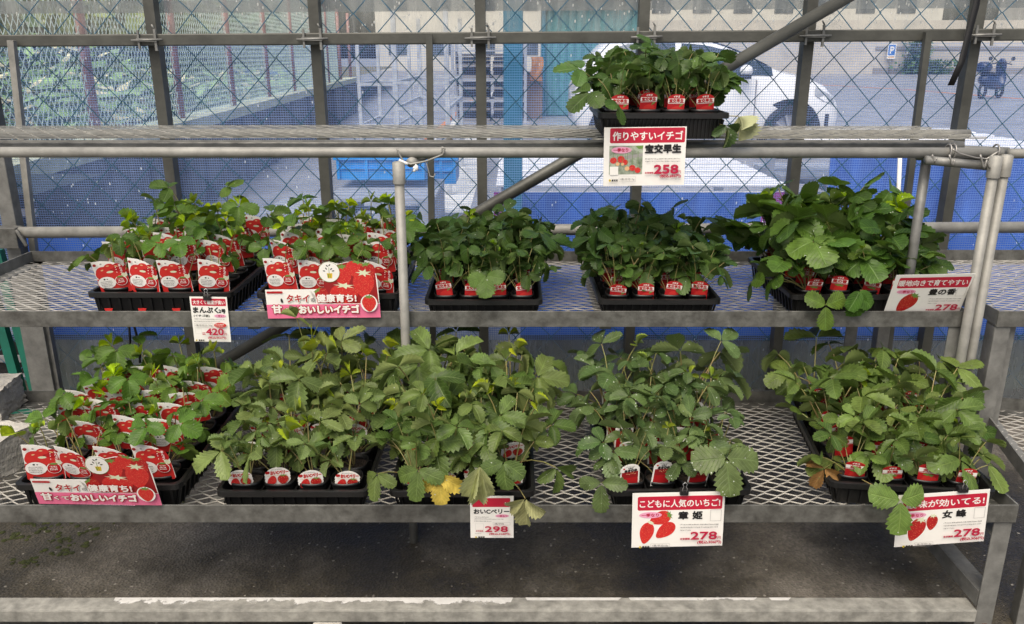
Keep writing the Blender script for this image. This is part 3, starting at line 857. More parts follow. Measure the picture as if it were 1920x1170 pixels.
# far side of the road
M['far_wall'] = mk('beige_concrete_wall', (.50, .465, .41), .9, 0, .2, .6, c2=(.40, .38, .35))
M['far_dark'] = mk('dark_wall_band', (.26, .25, .25), .9, 0, .2)
bw = thing('boundary_wall', 'long beige concrete boundary wall across the road', 'wall', (20, 57, 0))
b = MB(); b.box((2, 57, 0), (70, 57.5, 3.4)); b.build('wall_panel', M['far_wall'], bw)
b = MB(); b.box((24, 56.9, .0), (70, 56.985, .4)); b.build('plinth', M['far_dark'], bw)
b = MB(); b.box((24, 56.93, 1.55), (70, 56.985, 1.75)); b.build('coping_band', M['far_dark'], bw)
M['building'] = mk('pale_building_wall', (.56, .54, .48), .9, 0, .15, .4)
M['bwin'] = mk('dark_window_glass', (.08, .10, .12), .2)
M['broof'] = mk('grey_roof', (.25, .26, .28), .7)
for i, (x, y, wx, h, lab) in enumerate(((-3, 70, 16, 7.5, 'pale low warehouse with dark windows beyond the yard'), (24, 75, 26, 9, 'wide pale building with grey roof behind the beige boundary wall'), (60, 78, 22, 8, 'pale building at the far end of the boundary wall'))):
    t = thing('warehouse', lab, 'building', (x, y, 0))
    b = MB(); b.box((x-wx/2, y, 0), (x+wx/2, y+10, h)); b.build('wall', M['building'], t)
    b = MB(); b.prism([(x-wx/2-.5, h), (x+wx/2+.5, h), (x, h+2.2)], y-.5, y+10.5); b.build('roof', M['broof'], t)
    for k in range(int(wx / 3.5)):
        for zz in (1.2, 4.6):
            xx = x - wx/2 + 1 + k*3.5
            b = MB(); b.box((xx, y-.05, zz), (xx+1.6, y-.01, zz+1.5)); b.build('window', M['bwin'], t)
def crown_tree(x, y, h, rr, m, label):
    t = thing('tree', label, 'tree', (x, y, 0), 'trees beyond the lot')
    b = MB(); b.tube([(x, y, 0), (x+.1, y, h*.4), (x, y+.1, h*.75)], [.22, .16, .06], 8); b.build('trunk', M['bark'], t)
    b = MB()
    for k in range(1500):
        while True:
            q = Vector((rnd.uniform(-1,1), rnd.uniform(-1,1), rnd.uniform(-1,1)))
            if .35 < q.length < 1 + .15 * math.sin(5*q.x + 3*q.z): break
        c = Vector((x, y, h*.62)) + Vector((q.x*rr, q.y*rr, q.z*h*.40))
        s = rnd.uniform(.12, .3); a = Vector((rnd.gauss(0,1), rnd.gauss(0,1), rnd.gauss(0,1))).normalized(); e = a.orthogonal().normalized()
        b.add([c - a*s, c - e*s*.6, c + a*s, c + e*s*.6], [(0,1,2,3)])
    b.build('crown', m, t)
M['bark'] = mk('bark', (.10, .075, .05), .9, 0, .4)
M['crown'] = mk('yellow_green_foliage', (.22, .27, .09), .7, 0, .7, 1.2, c2=(.06, .10, .03))
M['crown2'] = mk('dark_green_foliage', (.06, .12, .045), .7, 0, .7, 1.2, c2=(.02, .05, .02))
crown_tree(-8.8, 12.5, 3.6, 1.5, M['crown'], 'yellow green tree behind the fence above the lot, nearest the greenhouse corner')
crown_tree(-6.6, 15.5, 3.8, 1.5, M['crown'], 'yellow green tree seen between the first two fence posts')
crown_tree(-6.9, 21, 3.6, 1.6, M['crown2'], 'dark green tree behind the blue sheet on the lot')
crown_tree(-8.6, 18, 3.4, 1.5, M['crown2'], 'dark green tree left of the blue sheet on the lot')
# parking sign
c = at_y(1672, 96, 56.7)
ps = thing('parking_sign', 'blue parking sign with white P on the beige wall', 'sign', (c.x, c.y, c.z))
M['sign_blue'] = mk('sign_blue', (.02, .16, .55), .4)
k = Card(.01, 0, 0); k.base([(-28,48),(28,48),(28,-48),(-28,-48)], 'card'); k.rect(-22,-40,22,26,'sign_blue'); k.text('P', -11, -28, 14, 14, 'card', 2); k.rect(-20,33,20,42,'peach')
o = k.build('sign_plate', ps); o.rotation_euler = (R(90), 0, 0)
b = MB(); b.tube([(c.x, c.y+.06, 0), (c.x, c.y+.06, c.z)], .03, 8); b.build('pole', M['pipe'], ps)
# kerb stones with yellow top
c = at_z(1620, 139, 0)
ks = thing('yellow_kerb_block', 'yellow painted concrete block by the boundary wall', 'concrete block', tuple(c))
M['yellow_paint'] = mk('yellow_paint', (.70, .50, .10), .6, 0, .3)
b = MB(); b.prism([(c.x-2.4, 0), (c.x+2.4, 0), (c.x+1.4, .55), (c.x-.6, .75), (c.x-1.6, .35)], c.y, c.y+.8); b.build('block', M['yellow_paint'], ks, .03)
# climbing plant columns on the wall
for (u, h, lab) in ((1718, 2.4, 'narrow dark green climbing plant on the beige wall beside the parking sign'), (1745, .9, 'low dark green bush at the foot of the beige wall')):
    c = at_z(u, 143, 0); y = 56.4
    x = at_y(u, 110, y).x
    t = thing('wall_shrub', lab, 'plant', (x, y, 0))
    b = MB()
    for q in range(420):
        cc = Vector((x + rnd.gauss(0, .45 if h > 1 else .9), y + rnd.uniform(-.35, .3), h * rnd.random()))
        s = rnd.uniform(.1, .22); a = Vector((rnd.gauss(0,1), rnd.gauss(0,1), rnd.gauss(0,1))).normalized(); e = a.orthogonal().normalized()
        b.add([cc - a*s, cc - e*s*.6, cc + a*s, cc + e*s*.6], [(0,1,2,3)])
    b.build('foliage', M['crown2'], t)
    b = MB(); b.tube([(x, y, 0), (x, y, h*.8)], .04, 6); b.build('stem', M['bark'], t)
# ---------------------------------------------------------------- things in the yard
def floor_y(u, v): return at_z(u, v, 0)
# teal post outside the fence
c = at_y(962, 300, 4.6)
t = thing('steel_post', 'thick teal painted square post behind the fence', 'post', (c.x, 4.6, 0))
b = MB(); b.box((c.x-.052, 4.55, 0.014), (c.x+.052, 4.654, 3.2)); b.build('shaft', M['teal'], t, .006)
b = MB(); b.box((c.x-.1, 4.5, 0), (c.x+.1, 4.7, .013)); b.build('base_plate', M['teal'], t)

# slatted tables with blue tarp fronts
def slat_table(x0, x1, y0, y1, z, label, ends, ns=7):
    t = thing('slatted_table', label, 'table', ((x0+x1)/2, (y0+y1)/2, 0), 'slatted tables outside the greenhouse')
    pw = (y1 - y0) / ns
    for k in range(ns):
        b = MB(); b.box((x0, y0 + k*pw, z-.014), (x1, y0 + k*pw + pw*.60, z + rnd.uniform(0, .006))); b.build('top_board', M['slat'], t, .006)
    b = MB(); nx = 60
    for j in range(5):
        pass
    vs, fs = [], []
    for i in range(nx + 1):
        x = x0 - .01 + (x1 - x0 + .02) * i / nx
        for j in range(5):
            zz = z - .04 - (z - .06) * j / 4
            vs.append((x, y0 - .02 - .012 * j * (1 + math.sin(i*.9) * .6 + math.sin(i*.37)), zz))
    for i in range(nx):
        for j in range(4): fs.append((i*5+j, i*5+j+1, (i+1)*5+j+1, (i+1)*5+j))
    b.add(vs, fs, 0, True); b.build('tarp_skirt', M['tarp_dark'], t)
    b = MB(); b.box((x0+.02, y0+.005, z-.11), (x1-.02, y0+.03, z-.04)); b.build('front_board', M['slat'], t)
    if ends:
        for xa, xb in ((x0-.012, x0+.14), (x1-.16, x1+.012)):
            vs = []
            for i in range(7):
                for zz in (z-.03, z-.34): vs.append((xa + (xb-xa)*i/6, y0 - .055 - .012*math.sin(i*2.2), zz))
            b = MB(); b.add(vs, [(2*i, 2*i+1, 2*i+3, 2*i+2) for i in range(6)], 0, True); b.build('cloth_end', M['magenta'], t)
    for x in (x0+.06, x1-.06):
        for y in (y0+.06, y1-.06):
            b = MB(); b.box((x-.03, y-.03, 0), (x+.03, y+.03, z-.016)); b.build('leg', M['grey_pallet'], t)
y0 = at_z(930, 347, .62); y1 = at_z(1500, 292, .62)
slat_table(y0.x, at_z(1478, 347, .62).x, y0.y, y1.y, .62, 'white slatted table with dark blue tarp front and magenta ends outside the fence', True)
q = at_z(1700, 276, .80)
slat_table(at_z(1560, 276, .80).x, at_z(1990, 276, .80).x, q.y, at_z(1700, 238, .80).y, .80, 'long white slatted table with blue tarp front behind the right end of the shelves', False, 6)

# blue crates and grey pallets
def crate(u, v, wx, dy, h, z, label, y=None):
    p = at_z(u, v, z)
    t = thing('plastic_crate', label, 'crate', (p.x, p.y, z), 'light blue crates outside')
    b = MB(); x0, x1, ya, yb = p.x - wx/2, p.x + wx/2, p.y, p.y + dy
    b.box((x0, ya, z), (x1, yb, z + .02)); th = .02
    for lo, hi in (((x0, ya, z+.02), (x1, ya+th, z+h-.03)), ((x0, yb-th, z+.02), (x1, yb, z+h-.03)), ((x0, ya+th, z+.02), (x0+th, yb-th, z+h-.03)), ((x1-th, ya+th, z+.02), (x1, yb-th, z+h-.03))): b.box(lo, hi)
    b.build('body', M['blue_crate'], t)
    b = MB()
    for lo, hi in (((x0-.02, ya-.02, z+h-.03), (x1+.02, ya+th, z+h)), ((x0-.02, yb-th, z+h-.03), (x1+.02, yb+.02, z+h)), ((x0-.02, ya+th, z+h-.03), (x0+th, yb-th, z+h)), ((x1-th, ya+th, z+h-.03), (x1+.02, yb-th, z+h))): b.box(lo, hi)
    b.build('rim', M['blue_crate'], t)
    b = MB(); n = max(3, int(wx / .16))
    for i in range(n + 1): b.box((x0 + (wx-.02)*i/n, ya-.016, z+.005), (x0 + (wx-.02)*i/n + .02, ya-.001, z+h-.031))
    b.box((x0, ya-.012, z+h*.45), (x1, ya-.0005, z+h*.5))
    b.build('rib', M['blue_crate'], t)
crate(715, 337, .62, .5, .17, .50, 'light blue plastic crate on the grey pallets behind the left plants')
crate(815, 345, .34, .45, .22, .36, 'smaller light blue plastic crate beside the grey post')
def pallet(u, v, wx, dy, z, label, h=.13):
    p = at_z(u, v, z + h)
    t = thing('plastic_pallet', label, 'pallet', (p.x, p.y, z), 'grey pallets outside')
    b = MB(); x0, x1, ya, yb = p.x - wx/2, p.x + wx/2, p.y, p.y + dy
    n = 7
    for i in range(n): b.box((x0, ya + dy*i/n, z+h-.025), (x1, ya + dy*(i+.78)/n, z+h))
    b.build('deck', M['grey_pallet'], t)
    b = MB()
    for x in (x0, (x0+x1)/2-.05, x1-.1):
        b.box((x, ya+.001, z+.02), (x+.1, yb-.05, z+h-.026))
    b.box((x0, ya+.002, z), (x1, ya+.1, z+.02)); b.box((x0, yb-.15, z), (x1, yb-.05, z+.02))
    b.build('runner', M['grey_pallet'], t)
pallet(720, 420, .75, 1.0, .02, 'grey plastic pallet lying behind the left plants', .13)
pallet(712, 372, .72, .9, .22, 'grey plastic pallet carrying the light blue crate', .22)
pallet(560, 400, .6, .7, .05, 'grey plastic pallet beside the stained wall')
pallet(1575, 330, .9, .8, .30, 'grey pallet between the two slatted tables', .16)
# white steel racks
def rack(x0, x1, y0, y1, h, label, shelves, r=.022, m='rack_grey', name='steel_rack'):
    t = thing(name, label, 'rack', ((x0+x1)/2, (y0+y1)/2, 0), 'racks in the yard')
    for x in (x0, x1):
        for y in (y0, y1):
            b = MB(); b.box((x-r, y-r, 0), (x+r, y+r, h)); b.build('upright', M[m], t)
    for z in shelves:
        b = MB()
        b.box((x0-r*.8, y0-r*1.05, z-.03), (x1+r*.8, y0-r*.3+.03, z)); b.box((x0-r*.8, y1-.03, z-.03), (x1+r*.8, y1+r*1.05, z)); b.box((x0-r*1.05, y0+.05, z-.03), (x0+r*.3, y1-.05, z)); b.box((x1-r*.3, y0+.05, z-.03), (x1+r*1.05, y1-.05, z))
        b.build('shelf_frame', M[m], t)
    return t
a = at_y(750, 238, 8.4); d = at_y(842, 200, 8.4)
rack(a.x, d.x, 8.2, 10.4, 1.75, 'white painted steel rack standing by the retaining wall', (.42, .86, 1.1))
a = at_y(712, 238, 10.8); d = at_y(760, 200, 10.8)
rack(a.x-.2, d.x-.1, 10.6, 12.2, 1.6, 'white steel rack further along the retaining wall', (.5, 1.0))
# stacked dark trays on a wide rack
a, d = at_y(850, 190, 17.5), at_y(985, 190, 17.5)
rack(a.x, d.x, 17.5, 18.8, 1.75, 'wide grey rack loaded with stacks of black trays at the end of the yard', (.42, .86, 1.42), .03, 'grey_pallet', 'tray_rack')
for k, (z, n) in enumerate(((.43, 5), (.87, 7), (0.01, 5))):
    for xx in (0, 1):
        cx = a.x + .08 + xx * (d.x - a.x) * .5; wx = (d.x - a.x) * .45
        t = thing('tray_stack', ('stack of black trays on the %s of the wide grey rack, %s half' % (('middle shelf', 'upper shelf', 'floor')[k], ('left', 'right')[xx])), 'trays', (cx + wx/2, 18.1, z), 'black tray stacks on the wide grey rack')
        for i in range(n):
            b = MB(); b.box((cx + rnd.uniform(-.02, .02), 17.55, z + i*.07), (cx + wx, 18.7, z + i*.07 + .052)); b.build('stacked_tray', M['black_plastic'] if i % 3 else M['far_dark'], t)
# teal shed
M['shed'] = mk('teal_corrugated_sheet', (.10, .30, .34), .5, 0, .25)
a, d = at_y(1018, 170, 19), at_y(1090, 170, 19)
t = thing('corrugated_shed', 'teal corrugated shed wall behind the white car', 'shed', (a.x, 19, 0))
b = MB(); n = 48; x1 = d.x + 1.2
pr = [(a.x + (x1-a.x)*i/n, 19 + .035*math.sin(i*1.57)) for i in range(n+1)]
b.add([(x, y, .02) for x, y in pr] + [(x, y, 2.4) for x, y in pr] + [(x, y + .06, .02) for x, y in pr] + [(x, y + .06, 2.4) for x, y in pr],
      [(i, i+1, n+2+i, n+1+i) for i in range(n)] + [(2*(n+1)+i+1, 2*(n+1)+i, 3*(n+1)+i, 3*(n+1)+i+1) for i in range(n)])
b.build('wall', M['shed'], t)
b = MB(); b.box((a.x-.04, 18.93, 0), (a.x+.04, 19.0, 2.45)); b.build('corner_post', M['teal'], t)
b = MB(); b.box((a.x-.3, 18.7, 2.45), (x1+.3, 21, 2.52)); b.build('roof', M['broof'], t)
b = MB(); b.box((a.x, 19.1, 0), (x1, 20.9, 2.44)); b.build('inner_wall', M['shed'], t)
M['brown_box'] = mk('brown_cardboard', (.24, .16, .11), .85, 0, .2)
a = at_y(998, 165, 18.2)
t = thing('cardboard_box', 'brown cardboard box beside the teal shed', 'box', (a.x, 18.2, 0))
b = MB(); b.box((a.x-.32, 18.2, 0), (a.x+.22, 18.8, .95)); b.build('box_body', M['brown_box'], t, .01)
b = MB(); b.box((a.x-.33, 18.17, .955), (a.x+.23, 18.48, .965)); b.box((a.x-.33, 18.52, .955), (a.x+.23, 18.83, .965)); b.build('flap', M['brown_box'], t)
a = at_y(1006, 133, 18.0)
b = MB(); vs = []
for i in range(6):
    for j in range(7): vs.append((a.x - .12 + .05*i + .02*math.sin(j), 18.0 + .05*math.sin(i*1.9+j), a.z + .28 - .08*j))
b.add(vs, [(i*7+j, i*7+j+1, (i+1)*7+j+1, (i+1)*7+j) for i in range(5) for j in range(6)], 0, True)
tag(b.build('cloth', M['orange']), 'orange cloth hanging over the brown box', 'cloth')

# ---------------------------------------------------------------- the white car
M['car_white'] = mk('white_car_paint', (.78, .78, .78), .18, 0, .03, 2)
M['car_glass'] = mk('tinted_car_glass', (.02, .035, .045), .06, 0, .1, spec=.8)
M['tyre'] = mk('tyre_rubber', (.012, .012, .013), .8, 0, .2)
M['rim'] = mk('silver_wheel_rim', (.5, .5, .52), .3, .7, .1)
M['lamp'] = mk('clear_lamp_glass', (.55, .57, .6), .1, .2, .2)
CX = [.57, .66, .90, 1.15, 1.6, 2.05, 2.38, 2.92, 3.15, 3.45, 3.62, 3.70]
CT = [.80, 1.05, 1.28, 1.36, 1.385, 1.345, 1.25, 1.00, .955, .86, .70, .52]
CB = [.78, .88, .91, .915, .92, .915, .915, .905, .86, .76, .62, .50]
CO = [.40, .26, .22, .20, .20, .20, .20, .20, .20, .21, .24, .34]
CW = [.66, .73, .76, .77, .775, .775, .775, .765, .75, .70, .62, .50]
CR = [.50, .55, .58, .60, .605, .59, .57, .62, .62, .56, .50, .42]
CX = [x*1.15 for x in CX]; CT = [x*1.15 for x in CT]; CB = [x*1.15 for x in CB]; CO = [x*1.15 for x in CO]; CW = [x*1.1 for x in CW]; CR = [x*1.1 for x in CR]
def cf(x): return [float(np.interp(x, CX, a)) for a in (CT, CB, CO, CW, CR)]
def csec(x):
    T, B, O, Wd, Rr = cf(x)
    return [(-Wd*.90, O), (-Wd, O+.10), (-Wd*1.005, (O+B)/2+.02), (-Wd*.985, B), (-(Wd*.985*.35+Rr*.65), B+(T-B)*.62), (-Rr*.93, T-.035), (-Rr*.6, T-.005), (0, T+.012)]
def make_car(loc):
    t = thing('parked_car', 'white hatchback parked nose right behind the greenhouse fence', 'car', loc)
    L = Vector(loc)
    xs = [1.15*x for x in (.57, .60, .66, .75, .9, 1.05, 1.2, 1.4, 1.6, 1.8, 2., 2.15, 2.3, 2.5, 2.75, 2.95, 3.15, 3.3, 3.45, 3.55, 3.62, 3.67, 3.7)]
    b = MB(); vs = []
    for x in xs:
        s = csec(x)
        vs += [(x, y, z) for y, z in s] + [(x, -y, z) for y, z in s[-2::-1]]
    k = 15
    fs = [(i*k+j, (i+1)*k+j, (i+1)*k+j+1, i*k+j+1) for i in range(len(xs)-1) for j in range(k-1)]
    fs += [(i*k+k-1, (i+1)*k+k-1, (i+1)*k, i*k) for i in range(len(xs)-1)]
    fs += [tuple(range(k)), tuple(range((len(xs)-1)*k+k-1, (len(xs)-1)*k-1, -1))]
    b.add([L + Vector(p) for p in vs], [f[::-1] for f in fs], 0, True); b.build('body', M['car_white'], t)
    for sgn in (-1, 1):
        for xa, xb in ((1.12, 1.95), (2.03, 3.24)):
            b = MB(); n = 8; lo, hi = [], []
            for i in range(n+1):
                x = xa + (xb-xa)*i/n
                T, B, O, Wd, Rr = cf(x)
                z0 = B + .03; z1 = B + (T-B)*.82
                yy = lambda z: (Wd*.985*(1-(z-B)/(T-B)*.99) + Rr*((z-B)/(T-B)*.99)) + .010
                lo.append((x, sgn*yy(z0), z0)); hi.append((x, sgn*yy(z1), max(z1, z0+.01)))
            fs = [(i, i+1, n+2+i, n+1+i) for i in range(n)]
            b.add([L + Vector(p) for p in lo + hi], fs if sgn < 0 else [f[::-1] for f in fs], 0, True); b.build('side_window', M['car_glass'], t)
    b = MB(); vs = []
    for x in (2.45, 2.62, 2.82, 3.05, 3.28):
        T, B, O, Wd, Rr = cf(x)
        for y in (-.9, -.5, 0, .5, .9): vs.append(L + Vector((x, y*Rr*.93, T + .024 - .03*abs(y))))
    b.add(vs, [(i*5+j, (i+1)*5+j, (i+1)*5+j+1, i*5+j+1) for i in range(4) for j in range(4)], 0, True); b.build('windscreen', M['car_glass'], t)
    for xw in (1.25, 3.50):
        for sgn in (-1, 1):
            y = sgn * (cf(xw)[3] - .02)
            wh = None
            b = MB(); b.lathe([(.23, -.10), (.33, -.10), (.35, -.07), (.35, .07), (.33, .10), (.23, .10)], 28, 0, L + Vector((xw, y, .35)), 'y'); wh = b.build('wheel', M['tyre'], t)
            b = MB(); b.lathe([(.25, .085*sgn), (.235, .06*sgn), (.06, .07*sgn), (.001, .075*sgn)], 24, 0, L + Vector((xw, y, .35)), 'y')
            for q in range(10):
                a = q*math.pi/5; p = L + Vector((xw, y + sgn*.098, .35))
                b.bar(p + Vector((math.cos(a)*.03, 0, math.sin(a)*.03)), p + Vector((math.cos(a)*.235, 0, math.sin(a)*.235)), .028, .012, up=(0,1,0))
            ri = b.build('rim', M['rim'], None); 
            for vtx in ri.data.vertices: vtx.co -= L
            ri.parent = wh
            b = MB(); n = 24
            ring = [(r*math.cos(2*math.pi*i/n), r*math.sin(2*math.pi*i/n)) for r in (.335, .43) for i in range(n)]
            yy = sgn * (cf(xw)[3] * 1.01 + .004)
            b.add([L + Vector((xw + a, yy, max(.22, .35 + c))) for a, c in ring], [(i, (i+1)%n, n+(i+1)%n, n+i) for i in range(n)]); b.build('wheel_arch', M['tyre'], t)
    for sgn in (-1, 1):
        b = MB(); c = L + Vector((2.84, sgn*.97, 1.14))
        b.add([c + Vector((math.sin(p)*math.cos(q)*.085, math.sin(p)*math.sin(q)*.10, math.cos(p)*.075)) for p in [R(5+17*i) for i in range(11)] for q in [R(30*j) for j in range(12)]],
              [(i*12+j, (i+1)*12+j, (i+1)*12+(j+1)%12, i*12+(j+1)%12) for i in range(10) for j in range(12)], 0, True)
        mo_ = b.build('mirror', M['car_white'], t)
        b = MB(); b.box(c + Vector((-.07, -.08, -.10)), c + Vector((.05, .06, -.052))); mf = b.build('mirror_foot', M['tyre'], None)
        for vtx in mf.data.vertices: vtx.co -= L
        mf.parent = mo_
        b = MB(); vs = []
        for x, z in ((3.82, .93), (4.02, .84), (4.13, .74), (4.11, .70), (3.95, .75), (3.82, .83)):
            vs.append(L + Vector((x, sgn*(cf(x)[3]*.995 + .008), z)))
        b.add(vs, [tuple(range(6))[::sgn*-1]]); b.build('headlight', M['lamp'], t)
        b = MB(); b.box(L + Vector((4.00, sgn*cf(4.0)[3]*1.0 - .01, .38)), L + Vector((4.05, sgn*cf(4.0)[3]*1.0 + .012, .58))); b.build('fog_lamp', M['tyre'], t)
        b = MB()
        for xd in (1.99, 3.02):
            y = sgn*(cf(xd)[3]*1.003 + .006); b.bar(L + Vector((xd, y, .32)), L + Vector((xd, y*.99, 1.02)), .014, .006)
        b.build('door_seam', M['far_dark'], t)
        b = MB(); b.box(L + Vector((2.10, sgn*(cf(2.1)[3]*1.0) - .012, .93)), L + Vector((2.28, sgn*(cf(2.1)[3]) + .018, .96))); b.build('door_handle', M['car_white'], t)
p = at_y(1480, 228, 11.2)
make_car((p.x - 3.50, 11.2 + .85, 0.0))
# a distant white car at the kerb
p = at_z(1575, 98, .9); y = 60
# scooter parked on the road
M['scooter'] = mk('dark_blue_scooter_paint', (.012, .028, .085), .3, 0, .2)
p = at_z(1853, 185, 0)
t = thing('motor_scooter', 'dark blue motor scooter standing on the wet road', 'scooter', (p.x, p.y, 0))
L = Vector((p.x, p.y, 0)); A = Vector((.82, .57, 0))
def sp(f, s_, z): return L + A * f + Vector((-A.y, A.x, 0)) * s_ + Vector((0, 0, z))
def blob(name, secs, m, n=10):
    b = MB(); vs = []
    for f, z, hw, hh in secs:
        for j in range(n):
            a = 2*math.pi*j/n; vs.append(sp(f, hw*math.cos(a), z + hh*math.sin(a)))
    fs = [(i*n+j, i*n+(j+1)%n, (i+1)*n+(j+1)%n, (i+1)*n+j) for i in range(len(secs)-1) for j in range(n)] + [tuple(range(n))[::-1], tuple((len(secs)-1)*n+j for j in range(n))]
    b.add(vs, fs, 0, True); return b.build(name, m, t)
blob('body', [(-.62, .60, .08, .08), (-.45, .58, .20, .17), (-.1, .52, .23, .20), (.12, .42, .20, .16), (.3, .36, .16, .08), (.44, .40, .20, .12), (.5, .6, .20, .3), (.56, .72, .05, .2)], M['scooter'])
blob('seat', [(-.60, .74, .10, .04), (-.4, .76, .15, .06), (-.05, .74, .14, .06), (.1, .70, .10, .05)], M['tyre'])
blob('front_shield', [(.44, .95, .12, .22), (.47, .95, .17, .26), (.53, .92, .14, .24), (.57, .90, .05, .15)], M['scooter'])
blob('top_box', [(-.78, .93, .12, .10), (-.74, .94, .2, .16), (-.45, .94, .2, .16), (-.41, .93, .12, .10)], M['scooter'])
for f in (-.45, .62):
    b = MB(); pts = [sp(f + .2*math.cos(a), 0, .24 + .2*math.sin(a)) for a in [2*math.pi*i/20 for i in range(20)]]
    b.tube(pts, .045, 8, closed=True); b.build('wheel', M['tyre'], t)
b = MB(); b.tube([sp(.44, -.32, 1.02), sp(.42, -.15, 1.06), sp(.42, .15, 1.06), sp(.44, .32, 1.02)], .018, 8); b.tube([sp(.43, 0, 1.05), sp(.62, 0, .26)], .03, 8); b.build('handlebar', M['tyre'], t)
for s_ in (-1, 1):
    b = MB(); b.tube([sp(.43, .24*s_, 1.05), sp(.43, .32*s_, 1.16)], .008, 6); b.lathe([(.001, -.01), (.06, -.01), (.06, .01), (.001, .01)], 12, 0, sp(.43, .34*s_, 1.19), 'y'); b.build('mirror', M['tyre'], t)
# ---------------------------------------------------------------- greenhouse side wall
YW = 3.05
def net_mat():
    m, n, l, p, out = newmat('insect_net')
    g = n.new('ShaderNodeNewGeometry'); sx = n.new('ShaderNodeSeparateXYZ'); l.new(g.outputs['Position'], sx.inputs[0])
    def th(src, per, w):
        a = N(n, 'ShaderNodeMath', op='MULTIPLY', i1=1/per); l.new(src, a.inputs[0])
        f = N(n, 'ShaderNodeMath', op='FRACT'); l.new(a.outputs[0], f.inputs[0])
        c = N(n, 'ShaderNodeMath', op='LESS_THAN', i1=w); l.new(f.outputs[0], c.inputs[0]); return c.outputs[0]
    hx = th(sx.outputs[0], .0088, .16); hz = th(sx.outputs[2], .0088, .30)
    mx = N(n, 'ShaderNodeMath', op='MAXIMUM'); l.new(hx, mx.inputs[0]); l.new(hz, mx.inputs[1])
    fc = N(n, 'ShaderNodeMath', op='MULTIPLY_ADD', i1=.42, i2=.13); l.new(mx.outputs[0], fc.inputs[0])
    # rain drops caught in the net, in streaks
    mp = N(n, 'ShaderNodeMapping'); mp.inputs['Scale'].default_value = (1, 1, .42); l.new(g.outputs['Position'], mp.inputs[0])
    v = N(n, 'ShaderNodeTexVoronoi'); v.inputs['Scale'].default_value = 150; l.new(mp.outputs[0], v.inputs['Vector'])
    sc = n.new('ShaderNodeSeparateColor'); l.new(v.outputs['Color'], sc.inputs[0])
    ns = N(n, 'ShaderNodeTexNoise'); ns.inputs['Scale'].default_value = 9; mp2 = N(n, 'ShaderNodeMapping'); mp2.inputs['Scale'].default_value = (1, 1, .05)
    l.new(g.outputs['Position'], mp2.inputs[0]); l.new(mp2.outputs[0], ns.inputs['Vector'])
    thr = N(n, 'ShaderNodeMapRange'); thr.inputs[1].default_value = .45; thr.inputs[2].default_value = .70; thr.inputs[3].default_value = .997; thr.inputs[4].default_value = .95; l.new(ns.outputs['Fac'], thr.inputs[0])
    gt = N(n, 'ShaderNodeMath', op='GREATER_THAN'); l.new(sc.outputs[0], gt.inputs[0]); l.new(thr.outputs[0], gt.inputs[1])
    lt = N(n, 'ShaderNodeMath', op='LESS_THAN', i1=.34); l.new(v.outputs['Distance'], lt.inputs[0])
    dr = N(n, 'ShaderNodeMath', op='MULTIPLY'); l.new(gt.outputs[0], dr.inputs[0]); l.new(lt.outputs[0], dr.inputs[1])
    f2 = N(n, 'ShaderNodeMath', op='MAXIMUM'); l.new(fc.outputs[0], f2.inputs[0]); l.new(dr.outputs[0], f2.inputs[1])
    cm = n.new('ShaderNodeMix'); cm.data_type = 'RGBA'; l.new(dr.outputs[0], cm.inputs[0]); cm.inputs[6].default_value = (.38, .54, .95, 1); cm.inputs[7].default_value = (.85, .9, .95, 1)
    d = n.new('ShaderNodeBsdfDiffuse'); t = n.new('ShaderNodeBsdfTranslucent'); l.new(cm.outputs[2], d.inputs[0]); l.new(cm.outputs[2], t.inputs[0])
    ms = n.new('ShaderNodeMixShader'); ms.inputs[0].default_value = .5; l.new(d.outputs[0], ms.inputs[1]); l.new(t.outputs[0], ms.inputs[2])
    tr = n.new('ShaderNodeBsdfTransparent'); tr.inputs[0].default_value = (.90, .94, 1.0, 1)
    mo = n.new('ShaderNodeMixShader'); l.new(f2.outputs[0], mo.inputs[0]); l.new(tr.outputs[0], mo.inputs[1]); l.new(ms.outputs[0], mo.inputs[2]); l.new(mo.outputs[0], out.inputs[0])
    return m
